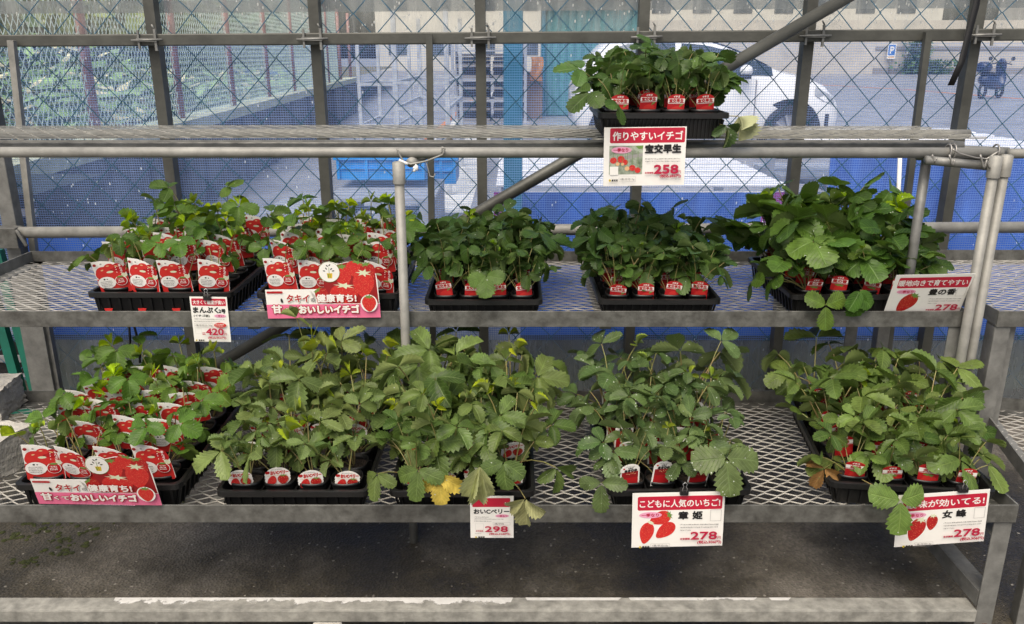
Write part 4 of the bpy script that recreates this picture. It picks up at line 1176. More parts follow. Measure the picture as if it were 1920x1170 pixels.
def vinyl_mat(name, haze, col_, drops, gloss=.08):
    m, n, l, p, out = newmat(name)
    g = n.new('ShaderNodeNewGeometry')
    mp = N(n, 'ShaderNodeMapping'); mp.inputs['Scale'].default_value = (1, 1, .12); l.new(g.outputs['Position'], mp.inputs[0])
    ns = N(n, 'ShaderNodeTexNoise'); ns.inputs['Scale'].default_value = 45; ns.inputs['Detail'].default_value = 5; l.new(mp.outputs[0], ns.inputs['Vector'])
    mr = N(n, 'ShaderNodeMapRange'); mr.inputs[1].default_value = .35; mr.inputs[2].default_value = .7; mr.inputs[3].default_value = haze * (.55 if haze < .4 else .88); mr.inputs[4].default_value = haze * (1.6 if haze < .4 else 1.15); l.new(ns.outputs['Fac'], mr.inputs[0])
    v = N(n, 'ShaderNodeTexVoronoi'); v.inputs['Scale'].default_value = 120; mp3 = N(n, 'ShaderNodeMapping'); mp3.inputs['Scale'].default_value = (1, 1, .5); l.new(g.outputs['Position'], mp3.inputs[0]); l.new(mp3.outputs[0], v.inputs['Vector'])
    sc = n.new('ShaderNodeSeparateColor'); l.new(v.outputs['Color'], sc.inputs[0])
    gt = N(n, 'ShaderNodeMath', op='GREATER_THAN', i1=1 - drops); l.new(sc.outputs[0], gt.inputs[0])
    lt = N(n, 'ShaderNodeMath', op='LESS_THAN', i1=.33); l.new(v.outputs['Distance'], lt.inputs[0])
    dr = N(n, 'ShaderNodeMath', op='MULTIPLY'); l.new(gt.outputs[0], dr.inputs[0]); l.new(lt.outputs[0], dr.inputs[1])
    f2 = N(n, 'ShaderNodeMath', op='MAXIMUM'); l.new(mr.outputs[0], f2.inputs[0]); l.new(dr.outputs[0], f2.inputs[1])
    d = n.new('ShaderNodeBsdfDiffuse'); t = n.new('ShaderNodeBsdfTranslucent'); d.inputs[0].default_value = (*col_, 1); t.inputs[0].default_value = (*col_, 1)
    ms = n.new('ShaderNodeMixShader'); ms.inputs[0].default_value = .5; l.new(d.outputs[0], ms.inputs[1]); l.new(t.outputs[0], ms.inputs[2])
    tr = n.new('ShaderNodeBsdfTransparent'); tr.inputs[0].default_value = (.93, .95, .95, 1)
    mo = n.new('ShaderNodeMixShader'); l.new(f2.outputs[0], mo.inputs[0]); l.new(tr.outputs[0], mo.inputs[1]); l.new(ms.outputs[0], mo.inputs[2])
    gl = n.new('ShaderNodeBsdfGlossy'); gl.inputs['Roughness'].default_value = .12
    mg = n.new('ShaderNodeMixShader'); mg.inputs[0].default_value = gloss; l.new(mo.outputs[0], mg.inputs[1]); l.new(gl.outputs[0], mg.inputs[2]); l.new(mg.outputs[0], out.inputs[0])
    return m
M['net'] = net_mat()
M['vinyl'] = vinyl_mat('wet_clear_vinyl', .24, (.74, .75, .70), .12)
M['vinyl_low'] = vinyl_mat('dull_clear_vinyl', .42, (.42, .47, .52), .03, .06)
M['vinyl_strip'] = vinyl_mat('folded_grey_vinyl', .75, (.30, .33, .34), .12)
def thin(name, x0, x1, z0, z1, y, m, label, cat, wav=.004, nx=60, nz=6, th=.0):
    b = MB(); vs = []
    for i in range(nx+1):
        for j in range(nz+1):
            x = x0 + (x1-x0)*i/nx; z = z0 + (z1-z0)*j/nz
            vs.append((x, y + wav*math.sin(x*3.1 + z*2) + wav*.6*math.sin(x*7.7 - z*9), z))
    b.add(vs, [(i*(nz+1)+j, (i+1)*(nz+1)+j, (i+1)*(nz+1)+j+1, i*(nz+1)+j+1) for i in range(nx) for j in range(nz)], 0, True)
    return tag(b.build(name, m), label, cat)
ZP0, ZP1 = 1.425, 1.395      # the purlin drops a little to the left
fr = thing('greenhouse_frame', 'grey green steel greenhouse wall frame of posts and one long rail', 'frame', (0, YW, 0))
posts = []
for u in (-40, 288, 592, 901, 1206, 1516, 1828, 2142, 2456):
    c = at_y(u, 70, YW)
    posts.append(c.x)
    b = MB()
    x = c.x
    b.box((x-.018, YW-.012, 0.004), (x+.018, YW-.009, 2.4)); b.box((x-.018, YW-.009, 0.004), (x-.015, YW+.036, 2.4)); b.box((x+.015, YW-.009, 0.004), (x+.018, YW+.036, 2.4))
    b.build('post', M['frame'], fr)
xl, xr = -2.4, 3.6
b = MB(); zc = lambda x: 1.410 + .0058 * x
b.bar((xl, YW-.034, zc(xl)), (xr, YW-.034, zc(xr)), .040, .040); b.build('rail', M['frame'], fr, .004)
for x in posts:
    z = zc(x)
    b = MB(); b.box((x-.032, YW-.062, z-.030), (x-.025, YW-.055, z+.032)); b.box((x+.026, YW-.062, z-.036), (x+.034, YW-.055, z+.036))
    b.box((x-.034, YW-.066, z-.006), (x+.036, YW-.0585, z+.006)); b.tube([(x-.052, YW-.064, z-.002), (x+.056, YW-.064, z+.001)], .0042, 6)
    b.tube([(x+.030, YW-.06, z+.036), (x+.022, YW-.058, z+.050)], .003, 6)
    b.build('bracket', M['galv'], fr)
# thin slanting stays beside the posts
for (ua, va, ub, vb, nm) in ((22, 76, 64, 470, 'stay'), (805, 66, 812, 640, 'stay'), (1740, 60, 1688, 470, 'stay')):
    p, q = at_y(ua, va, YW-.075), at_y(ub, vb, YW-.075)
    d = q - p; q = p + d * ((0.02 - p.z) / d.z)
    b = MB(); b.bar(p, q, .022, .022, up=(0, 1, 0)); b.build(nm, M['pipe'] if ua == 22 else M['frame'], fr)
thin('vinyl_sheet', -2.4, 3.6, 1.40, 2.3, YW+.056, M['vinyl'], 'wet clear vinyl sheet with rain drops above the long rail', 'vinyl sheet')
b = MB(); vs = []
for i in range(61):
    x = -2.4 + 6.0*i/60; z = 1.523 + .0056*x
    vs += [(x, YW+.070 + .003*math.sin(x*5), z - .020), (x, YW+.070 + .003*math.sin(x*5), z + .022)]
b.add(vs, [(2*i, 2*i+2, 2*i+3, 2*i+1) for i in range(60)], 0, True)
tag(b.build('vinyl_strip', M['vinyl_strip']), 'grey folded vinyl strip running across the wet sheet above the rail', 'vinyl strip')
thin('insect_net', -2.4, 3.6, .26, 1.398, YW+.060, M['net'], 'bluish insect net with rain drops below the long rail', 'net')
cl = thing('diamond_mesh_fence', 'teal coated diamond wire mesh stretched against the greenhouse net', 'fence', (0, YW+.043, 0))
b = MB(); zig(b, Vector((-2.75, YW+.043, .05)), Vector((1,0,0)), Vector((0,0,1)), 90, 27, .1435, .152, .0024, .003); b.build('wire_mesh', M['chain'], cl)
thin('tarp_skirt', -1.98, 3.6, .262, .675, YW+.115, M['tarp'], 'blue tarp skirt hanging along the foot of the greenhouse wall', 'tarp', .006, 60, 8)
thin('vinyl_skirt', -1.95, 3.6, .0, .272, YW+.0275, M['vinyl_low'], 'dull clear vinyl skirt with scratches at the foot of the greenhouse wall', 'vinyl sheet', .006, 60, 8)
M['dark_green'] = mk('dark_green_earth', (.13, .15, .12), .9, 0, .5, 6)
c = at_y(810, 700, YW+.13)
thin('white_sheet', at_y(690, 700, YW+.2).x, at_y(975, 700, YW+.2).x, .03, .42, YW+.098, M['white_film'], 'white plastic sheet hanging behind the vinyl near the grey post', 'sheet', .012, 24, 5)
b = MB(); b.box((-1.96, YW+.17, 0.005), (3.6, YW+.40, .30)); tag(b.build('earth_bank', M['dark_green']), kind='structure')
# diagonal brace
p, q = at_y(1600, -12, YW-.11), at_y(392, 692, YW-.11)
b = MB(); b.tube([p, q], .0215, 14); ob = b.build('brace_pipe', M['frame'])
tag(ob, 'long grey steel pipe bracing the greenhouse wall diagonally', 'pipe')
# black strap hanging from the top right post
s0 = [at_y(u, v, YW-.085) for u, v in ((1836, -25), (1830, 10), (1815, 65), (1802, 115), (1781, 160))]
b = MB(); vs = []
for i, p in enumerate(s0):
    wq = .011
    vs += [(p.x-wq, p.y-.002*i, p.z), (p.x+wq, p.y-.002*i, p.z), (p.x+wq, p.y+.003-.002*i, p.z), (p.x-wq, p.y+.003-.002*i, p.z)]
b.add(vs, [(i*4+j, i*4+(j+1)%4, (i+1)*4+(j+1)%4, (i+1)*4+j) for i in range(4) for j in range(4)] + [(16,17,18,19)], 0, True)
tag(b.build('strap', M['strap']), 'loose black strap hanging beside the rightmost greenhouse post', 'strap')
# green framed panel at the far left and a black box added behind it as dark backdrop
gp = thing('green_frame_panel', 'green steel frame panel under the left end of the middle shelf', 'panel', (-1.95, 2.98, 0))
for u, wq in ((-2, .03), (28, .03)):
    a, d = at_y(u - 6, 608, 2.99), at_y(u + 18, 736, 2.99)
    b = MB(); b.bar((a.x, 2.99, .66), (a.x + .05, 2.99, 0.03), .034, .03, up=(0,1,0)); b.build('upright', M['green_frame'], gp)
b = MB(); b.box((-2.3, 2.965, 0.005), (-1.70, 3.01, .034)); b.build('lower_rail', M['green_frame'], gp)
t = thing('dark_backing', 'black box added as dark backdrop behind the green frame panel', 'crate', (-2.3, 3.5, 0))
b = MB(); b.box((-3.0, 3.4, 0.005), (-1.98, 4.0, .80)); b.build('backing_body', M['black_plastic'], t)
b = MB()
for k in range(6): b.box((-3.0, 3.385, .06 + k*.13), (-1.98, 3.399, .09 + k*.13))
b.build('rib', M['far_dark'], t)

# ---------------------------------------------------------------- benches
def expanded(name, x0, x1, y0, y1, z, m, parent, cw=.048, ch=.037, th=.0026):
    b = MB()
    nx = int((x1-x0)/(cw/2)); ny = int((y1-y0)/(ch/2))
    dx = (x1-x0)/nx; dy = (y1-y0)/ny
    for j in range(ny):
        vs = []
        for i in range(nx+1):
            s_ = 1 if (i+j) % 2 else -1
            x = x0 + i*dx; y = y0 + (j+.5)*dy + s_*dy*.5
            zz = z - .0015*s_ + .0015 * math.sin(x*2.3 + y)
            for a_, c_ in ((-th*.5, -.0011), (th*.5, -.0007), (th*.5, .0011), (-th*.5, .0007)):
                vs.append((x, y + a_, zz + c_))
        b.add(vs, [(i*4+k, (i+1)*4+k, (i+1)*4+(k+1)%4, i*4+(k+1)%4) for i in range(nx) for k in range(4)])
    return b.build(name, m, parent)
def angle_bar(b, p, q, w1, w2, t, inward):
    """L profile from p to q: upright face w2 tall hanging down, flat w1 wide going inward"""
    p, q = Vector(p), Vector(q); d = (q-p).normalized(); n = Vector(inward).normalized(); up = Vector((0,0,1))
    def bx(o0, o1, h0, h1):
        vs = []
        for e in (p, q):
            for a_, c_ in ((o0,h0),(o1,h0),(o1,h1),(o0,h1)): vs.append(e + n*a_ + up*c_)
        fs = [(0,1,2,3),(7,6,5,4),(0,4,5,1),(1,5,6,2),(2,6,7,3),(3,7,4,0)]
        b.add(vs, fs)
    bx(0, t, -w2, 0); bx(t, w1, -w2, -w2 + t)
# lower bench
M['rail_pale'] = mk('pale_weathered_steel', (.30, .295, .265), .6, .1, .45, 30, .4, 80, detail=9)
ZL, YL = .387, 1.637
XL0, XL1 = -1.62, 1.145
LD = .66
lb = thing('display_bench', 'low galvanised bench with expanded metal top holding the front row of trays', 'bench', (0, YL, 0), 'galvanised display benches')
def frame_bench(t, x0, x1, y0, dep, z, legs=True, fr_m='galv_dark', rail_h=.045):
    b = MB(); angle_bar(b, (x0, y0, z), (x1, y0, z), .045, rail_h, .004, (0,1,0)); b.build('front_rail', M[fr_m], t, .0012)
    b = MB(); angle_bar(b, (x1, y0+dep, z), (x0, y0+dep, z), .045, .04, .004, (0,-1,0)); b.build('rear_rail', M[fr_m], t)
    for x, n in ((x0, 1), (x1, -1)):
        b = MB(); angle_bar(b, (x, y0+.0045, z), (x, y0+dep-.0045, z), .050, .04, .004, (n,0,0)); b.build('side_rail', M['galv'], t)
    k = max(2, int((x1-x0)/.75))
    for i in range(1, k):
        x = x0 + (x1-x0)*i/k; b = MB(); b.box((x-.016, y0+.046, z-.066), (x+.016, y0+dep-.046, z-.0395)); b.build('cross_bar', M['galv'], t)
    expanded('mesh_top', x0+.006, x1-.006, y0+.0065, y0+dep-.006, z-.036, M['mesh'], t)
    if legs:
        for x, sd in ((x0+.022, -1), (x1-.024, 1)):
            for y in (y0+.026, y0+dep-.026):
                b = MB(); b.box((x-.021, y-.02, 0.005), (x+.021, y-.016, z-.046)); b.box((x+sd*.019-.002, y-.0155, 0.005), (x+sd*.019+.002, y+.022, z-.046)); b.build('leg', M['galv'], t, .001)
frame_bench(lb, XL0, XL1, YL, LD, ZL)
# low rail just above the floor with flaking white tape, bench feet and side braces
b = MB(); b.box((XL0+.05, YL+.006, .098), (XL1-.046, YL+.052, .103)); b.box((XL0+.05, YL+.002, .072), (XL1-.046, YL+.0055, .1025)); b.build('low_rail', M['rail_pale'], lb, .001)
b = MB(); zt = .1034
def flake_mat():
    m, n, l, p, out = newmat('flaking_white_paint')
    g = n.new('ShaderNodeNewGeometry'); sx = n.new('ShaderNodeSeparateXYZ'); l.new(g.outputs['Position'], sx.inputs[0])
    ns = N(n, 'ShaderNodeTexNoise'); ns.inputs['Scale'].default_value = 26; ns.inputs['Detail'].default_value = 7; ns.inputs['Roughness'].default_value = .6; l.new(g.outputs['Position'], ns.inputs['Vector'])
    yy = N(n, 'ShaderNodeMapRange'); yy.inputs[1].default_value = YL + .050; yy.inputs[2].default_value = YL + .022; yy.inputs[3].default_value = .30; yy.inputs[4].default_value = .66; l.new(sx.outputs[1], yy.inputs[0])
    sb = N(n, 'ShaderNodeMath', op='SUBTRACT'); l.new(ns.outputs['Fac'], sb.inputs[0]); l.new(yy.outputs[0], sb.inputs[1]); gt = N(n, 'ShaderNodeMapRange'); gt.inputs[1].default_value = -.02; gt.inputs[2].default_value = .05; gt.inputs[4].default_value = .92; l.new(sb.outputs[0], gt.inputs[0])
    n2 = N(n, 'ShaderNodeTexNoise'); n2.inputs['Scale'].default_value = 70; l.new(g.outputs['Position'], n2.inputs['Vector'])
    rp = n.new('ShaderNodeValToRGB'); rp.color_ramp.elements[0].color = (.50, .49, .46, 1); rp.color_ramp.elements[1].color = (.74, .74, .72, 1); l.new(n2.outputs['Fac'], rp.inputs[0]); l.new(rp.outputs[0], p.inputs['Base Color'])
    tr = n.new('ShaderNodeBsdfTransparent'); ms = n.new('ShaderNodeMixShader'); l.new(gt.outputs[0], ms.inputs[0]); l.new(tr.outputs[0], ms.inputs[1]); l.new(p.outputs[0], ms.inputs[2]); l.new(ms.outputs[0], out.inputs[0])
    return m
for ua, ub, yb in ((218, 962, .020), (985, 1165, .041), (1178, 1418, .041), (1440, 1482, .041)):
    xa, xb = at_y(ua, 1135, YL+.05).x, at_y(ub, 1135, YL+.05).x
    b.add([(xa, YL+.0515, zt), (xa+.004, YL+yb, zt), (xb-.01, YL+yb, zt), (xb, YL+.0515, zt)], [(0,1,2,3)])
b.build('flaking_paint', flake_mat(), lb)
sx_ = XL1 - .03
b = MB(); b.box((sx_-.012, YL+.0125, .146), (sx_+.026, YL+LD-.05, .150)); b.box((sx_-.016, YL+.0125, .110), (sx_-.0125, YL+LD-.05, .150)); b.build('side_rail', M['galv'], lb)
b = MB(); b.box((sx_-.012, YL+.0125, .300), (sx_+.022, YL+LD-.05, .304)); b.build('side_rail', M['galv'], lb)
b = MB(); c = (XL1-.02, YL+.004, .055); b.lathe([(.011, -.006), (.011, .004), (.006, .004)], 6, 0, c, 'y'); b.lathe([(.016, .004), (.016, .006)], 12, 0, c, 'y'); b.build('bolt', M['rust'], lb)
# middle bench
ZM, YM, MD = .70, 2.10, .70
XM0, XM1 = -1.68, 1.226
mbn = thing('display_bench', 'higher galvanised bench behind the low one holding the second row of trays', 'bench', (0, YM, 0), 'galvanised display benches')
frame_bench(mbn, XM0, XM1, YM, MD, ZM)
b = MB(); b.box((XM0-.05, YM+MD-.06, .02), (XM0+.03, YM+MD-.052, ZM-.05)); b.box((XM0+.024, YM+MD-.051, .02), (XM0+.030, YM+MD, ZM-.05)); b.build('leg_plate', M['galv'], mbn)
# neighbouring benches on the right
nb = thing('display_bench', 'neighbouring middle bench with its left end beside the paired grey pipes', 'bench', (1.30, YM, 0), 'galvanised display benches')
frame_bench(nb, 1.305, 2.3, YM+.0, .72, ZM)
b = MB(); b.box((1.325, YM+.03, .02), (1.378, YM+.034, ZM-.05)); b.box((1.322, YM+.034, .02), (1.326, YM+.075, ZM-.05)); b.build('leg_plate', M['galv'], nb)
nl = thing('display_bench', 'neighbouring low bench at the right edge with dark metal side rail', 'bench', (1.37, 1.66, 0), 'galvanised display benches')
frame_bench(nl, 1.37+.0, 2.3, 1.66, .58, ZL+.0)
nl.rotation_euler = (0, 0, R(-13)); nl.location = (1.243, 1.70, 0)
# top rack of scaffold pipes
TR = thing('pipe_rack', 'scaffold pipe rack carrying the narrow expanded metal top shelf', 'rack', (0, 2.12, 0))
ZT = 1.119
def pipe(name, p, q, r=.0135, m='pipe'):
    b = MB(); b.tube([p, q], r, 14); return b.build(name, M[m], TR)
YT = 2.12
xe = at_y(1878, 285, YT).x
pipe('front_pipe', (-2.2, YT, ZT), (xe, YT, ZT - .002))
xb = at_y(1812, 264, YT+.24).x
pipe('cross_pipe', (-2.2, YT+.055, ZT+.012), (at_y(1805, 270, YT+.055).x, YT+.055, ZT+.010), .012, 'galv')
pipe('rear_pipe', (-2.2, YT+.40, ZT+.010), (at_y(1815, 262, YT+.4).x, YT+.40, ZT+.008), .0135)
expanded('mesh_top', -2.1, at_y(1782, 262, YT+.25).x, YT+.035, YT+.44, ZT+.030, M['mesh_dull'], TR, .055, .072, .0026)
b = MB(); b.box((-2.1, YT+.033, ZT+.021), (at_y(1782, 270, YT+.05).x, YT+.040, ZT+.0265)); b.build('shelf_edge', M['galv'], TR)
def upipe(u0, v0, Y, r=.0125, ztop=None, name='post', m='pipe'):
    c = at_y(u0, v0, Y); z = ztop or c.z
    b = MB(); b.tube([(c.x, Y, .006), (c.x, Y, z)], r, 14); b.lathe([(r+.0035, -.055), (r+.0035, -.002), (r*.4, .001), (.0005, .001)], 14, 0, (c.x, Y, z)); return b.build(name, M[m], TR), c
_, pc = upipe(747, 303, 2.078)
upipe(1868, 292, 2.085); upipe(1888, 290, 2.10)
for (ua, va, ub, vb, Y) in ((1720, 292, 1868, 300, YT+.03), (1735, 300, 1862, 312, YT-.02), (1745, 278, 1890, 284, YT+.16)):
    p, q = at_y(ua, va, Y), at_y(ub, vb, Y); pipe('clamp_pipe', p, q, .0115, 'galv')
p, q = at_y(770, 305, YT-.02), at_y(900, 292, 2.42); pipe('clamp_pipe', p, (p.x+.07, 2.5, p.z+.012), .0125)
p = at_y(1738, 296, YT+.03); 
b = MB(); b.tube([p, (p.x, p.y, ZM-.032)], .0125, 12); b.build('post', M['galv'], TR)
p = at_y(1890, 288, YT+.02); pipe('front_pipe', p, (2.2, p.y+.02, p.z), .0125)
def wirepath(pts, Y, r=.0022, m='wire', dy=None):
    P = [at_y(u, v, (Y if dy is None else Y + dy[i])) for i, (u, v) in enumerate(pts)]
    out = []
    for i in range(len(P)-1):
        for k in range(4): out.append(P[i].lerp(P[i+1], k/4))
    out.append(P[-1]); b = MB(); b.tube(out, r, 6); return b.build('tie_wire', M[m], TR)
wirepath([(744, 279), (750, 292), (757, 303), (770, 308), (800, 302), (830, 290), (834, 279), (829, 276), (828, 287)], YT-.022, .0026, 'pipe')
wirepath([(748, 300), (765, 308)], YT-.045, .004, 'white_paint')
wirepath([(775, 313), (782, 318), (781, 309), (776, 322)], YT-.04, .004, 'white_paint')
wirepath([(799, 303), (806, 330), (813, 332), (816, 326)], YT-.02, .0015)
for uu in (1777, 1786, 1866):
    cc = at_y(uu, 285, YT); b = MB(); b.tube([(cc.x + .002*math.sin(a), YT + .0175*math.cos(a), ZT + .019*math.sin(a)) for a in [2*math.pi*i/16 for i in range(16)]], .0024, 6, closed=True); b.build('tie_wire', M['wire'], TR)
wirepath([(1786, 280), (1800, 288), (1830, 296), (1850, 298), (1872, 284)], YT-.03, .0024)
wirepath([(1748, 290), (1752, 305), (1756, 296)], YT-.03, .0024); wirepath([(1780, 290), (1786, 312), (1790, 300)], YT-.04, .0026)
wirepath([(1838, 290), (1845, 318), (1850, 300), (1856, 316)], YT-.045, .0028)
for uu, vv in ((753, 606), (1822, 762)):
    pass
# white thin rod and horizontal rail along the wall
p, q = at_y(1688, 282, 2.72), at_y(1683, 470, 2.72)
b = MB(); b.tube([p, (q.x, 2.72, ZM-.032)], .007, 8); tag(b.build('rod', M['white_paint']), 'thin white rod standing behind the top shelf near its right end', 'rod')
p, q = at_y(22, 436, 2.90), at_y(1960, 426, 2.90)
b = MB(); b.tube([p, q], .0205, 14); tag(b.build('rail_pipe', M['pipe']), 'horizontal grey pipe along the wall behind the middle row of plants', 'pipe')
cp = thing('clamp_post', 'upright steel post with pipe clamp at the left end of the middle shelf', 'post', (at_y(20, 440, 2.92).x, 2.92, 0))
c = at_y(22, 440, 2.93)
b = MB(); b.box((c.x-.026, 2.925, .005), (c.x+.026, 2.972, 1.10)); b.build('upright', M['galv'], cp, .003)
b = MB(); b.box((c.x-.035, 2.875, c.z-.04), (c.x+.05, 2.924, c.z+.035)); b.tube([(c.x+.055, 2.872, c.z+.03), (c.x+.085, 2.868, c.z-.03)], .007, 8); b.build('clamp', M['galv_dark'], cp, .006)
# concrete blocks on the left end of the low bench
def block(label, c, sx_, sy_, sz_, rz):
    t = thing('concrete_block', label, 'block', c, 'concrete blocks on the low bench', R(rz))
    bm = bmesh.new(); bmesh.ops.create_cube(bm, size=1)
    bmesh.ops.subdivide_edges(bm, edges=bm.edges[:], cuts=9, use_grid_fill=True)
    for v in bm.verts:
        co = v.co; q = Vector((co.x*sx_, co.y*sy_, (co.z+.5)*sz_))
        ed = sum(1 for a_ in co if abs(abs(a_)-.5) < 1e-4)
        v.co = q + Vector((rnd.gauss(0,1), rnd.gauss(0,1), abs(rnd.gauss(0,1)) if False else rnd.gauss(0,1))) * (.0006 if ed < 2 else .0022)
    me = bpy.data.meshes.new('stone'); bm.to_mesh(me); bm.free(); me.materials.append(M['concrete'])
    o = bpy.data.objects.new('stone', me); col.objects.link(o); o.parent = t
c = at_z(-10, 800, ZL-.031); block('rough pale concrete block on the low bench at the left edge, further back', (c.x-.07, c.y+.09, ZL-.031), .14, .16, .09, 8)
c = at_z(2, 930, ZL-.031); block('broken pale concrete block on the low bench at the left edge, nearest the front rail', (c.x-.125, c.y+.12, ZL-.031), .17, .20, .095, -14)
# drip hoses under the middle bench
for (pts, lab) in ((((242, 606), (244, 640), (243, 668)), 'thin straight black hose hanging under the middle bench'), (((250, 606), (256, 628), (263, 650), (262, 680)), 'thin curved black hose hanging under the middle bench')):
    b = MB(); b.tube([at_y(u, v, 2.24) for u, v in pts], .0035, 8); tag(b.build('hose', M['strap']), lab, 'hose', 'black hoses under the middle bench')
# kerb block in front of the low rail
c = at_y(615, 1165, 1.54)
t = thing('kerb_block', 'grey concrete kerb block at the bottom edge before the low rail', 'block', (c.x, 1.54, 0))
b = MB(); b.box((c.x-.03, 1.50, .004), (c.x+.035, 1.53, at_y(615, 1182, 1.50).z)); b.build('stone', M['concrete'], t, .004)
# ---------------------------------------------------------------- trays and potted plants
TH = .066
def make_tray(W, D, label, c, rz, z, cols, rows, ribs=False, depth_h=TH):
    """origin: middle of the front edge on the shelf"""
    t = thing('seedling_tray', label, 'tray', (c.x, c.y, z), 'black seedling trays', rz)
    h = depth_h
    b = MB(); i_ = .020
    def ring(w, y0, y1, zz, r=.018):
        p = []
        for cx, cy, a in ((w/2-r, y0+r, -90), (w/2-r, y1-r, 0), (-w/2+r, y1-r, 90), (-w/2+r, y0+r, 180)):
            for k in range(5):
                q = R(a + 22.5*k); p.append((cx + r*math.cos(q), cy + r*math.sin(q), zz))
        return p
    rings = [ring(W-2*i_-.008, i_, D-i_, .001), ring(W-2*.013, .013, D-.013, h-.017), ring(W-2*.012, .012, D-.012, h-.015), ring(W, 0, D, h-.014), ring(W, 0, D, h-.001), ring(W-.006, .003, D-.003, h), ring(W-.018, .009, D-.009, h), ring(W-.022, .011, D-.011, h-.004), ring(W-2*i_-.010, i_+.004, D-i_-.004, .005)]
    n = len(rings[0]); vs = sum(rings, [])
    fs = [(k*n+j, k*n+(j+1)%n, (k+1)*n+(j+1)%n, (k+1)*n+j) for k in range(len(rings)-1) for j in range(n)]
    fs += [tuple(range(n))[::-1], tuple((len(rings)-1)*n+j for j in range(n))]
    b.add(vs, fs); k = cols*3 if not ribs else cols*7
    wr = .006 if not ribs else .0028
    for q in range(k+1):
        x = -W/2 + .026 + (W-.052)*q/k
        b.bar((x, .0165 if True else 0, .003), (x, .0105, h-.018), wr, .004, up=(0,1,0))
    kd = int(k * D / W)
    for sgn in (-1, 1):
        for q in range(kd+1):
            y = .026 + (D-.052)*q/kd; b.bar((sgn*(W/2-.0205), y, .003), (sgn*(W/2-.0105), y, h-.018), .004, wr, up=(0,1,0))
    b.build('tray_body', M['black_plastic'], t, world=False)
    b = MB()
    for q in range(1, cols): x = -W/2+.02+(W-.04)*q/cols; b.box((x-.002, .02, .008), (x+.002, D-.02, h-.012))
    for q in range(1, rows): y = .02+(D-.04)*q/rows; b.box((-W/2+.02, y-.002, .008), (W/2-.02, y+.002, h-.0125))
    b.build('divider', M['black_plastic'], t, world=False)
    return t

def pot_meshes(pr, h):
    b = MB()
    b.lathe([(pr*.70, 0), (pr*.96, h-.009), (pr*.965, h-.008), (pr, h-.008), (pr, h), (pr*.95, h), (pr*.93, h-.012), (pr*.92, h-.016)], 22, 0, sq=.38)
    b.disc((0, 0, .0005), pr*.70, 22, 0, .38)
    po = b.build('pot', M['black_plastic'])
    b = MB(); n = 22; vs = [(0, 0, h-.009)]; fs = []
    for k, q in enumerate((.3, .6, .93)):
        for j in range(n):
            t = 2*math.pi*j/n; w_ = 1 + .38*(1/max(abs(math.cos(t)), abs(math.sin(t)))-1)
            vs.append((pr*q*w_*math.cos(t)*.985, pr*q*w_*math.sin(t)*.985, h-.013 + (rnd.uniform(-.003, .004) if k < 2 else 0)))
    fs = [(0, 1+j, 1+(j+1)%n) for j in range(n)] + [(1+k*n+j, 1+(k+1)*n+j, 1+(k+1)*n+(j+1)%n, 1+k*n+(j+1)%n) for k in range(2) for j in range(n)]
    b.add(vs, fs, 0, True); so = b.build('soil', M['soil'])
    r = po.data, so.data
    bpy.data.objects.remove(po); bpy.data.objects.remove(so)
    return r
ORD = ['leftmost', 'second from left', 'third from left', 'rightmost']
def rowname(r, n):
    if r == n-1: return 'back row'
    return ['front row', 'second row', 'third row', 'fourth row', 'fifth row'][r]

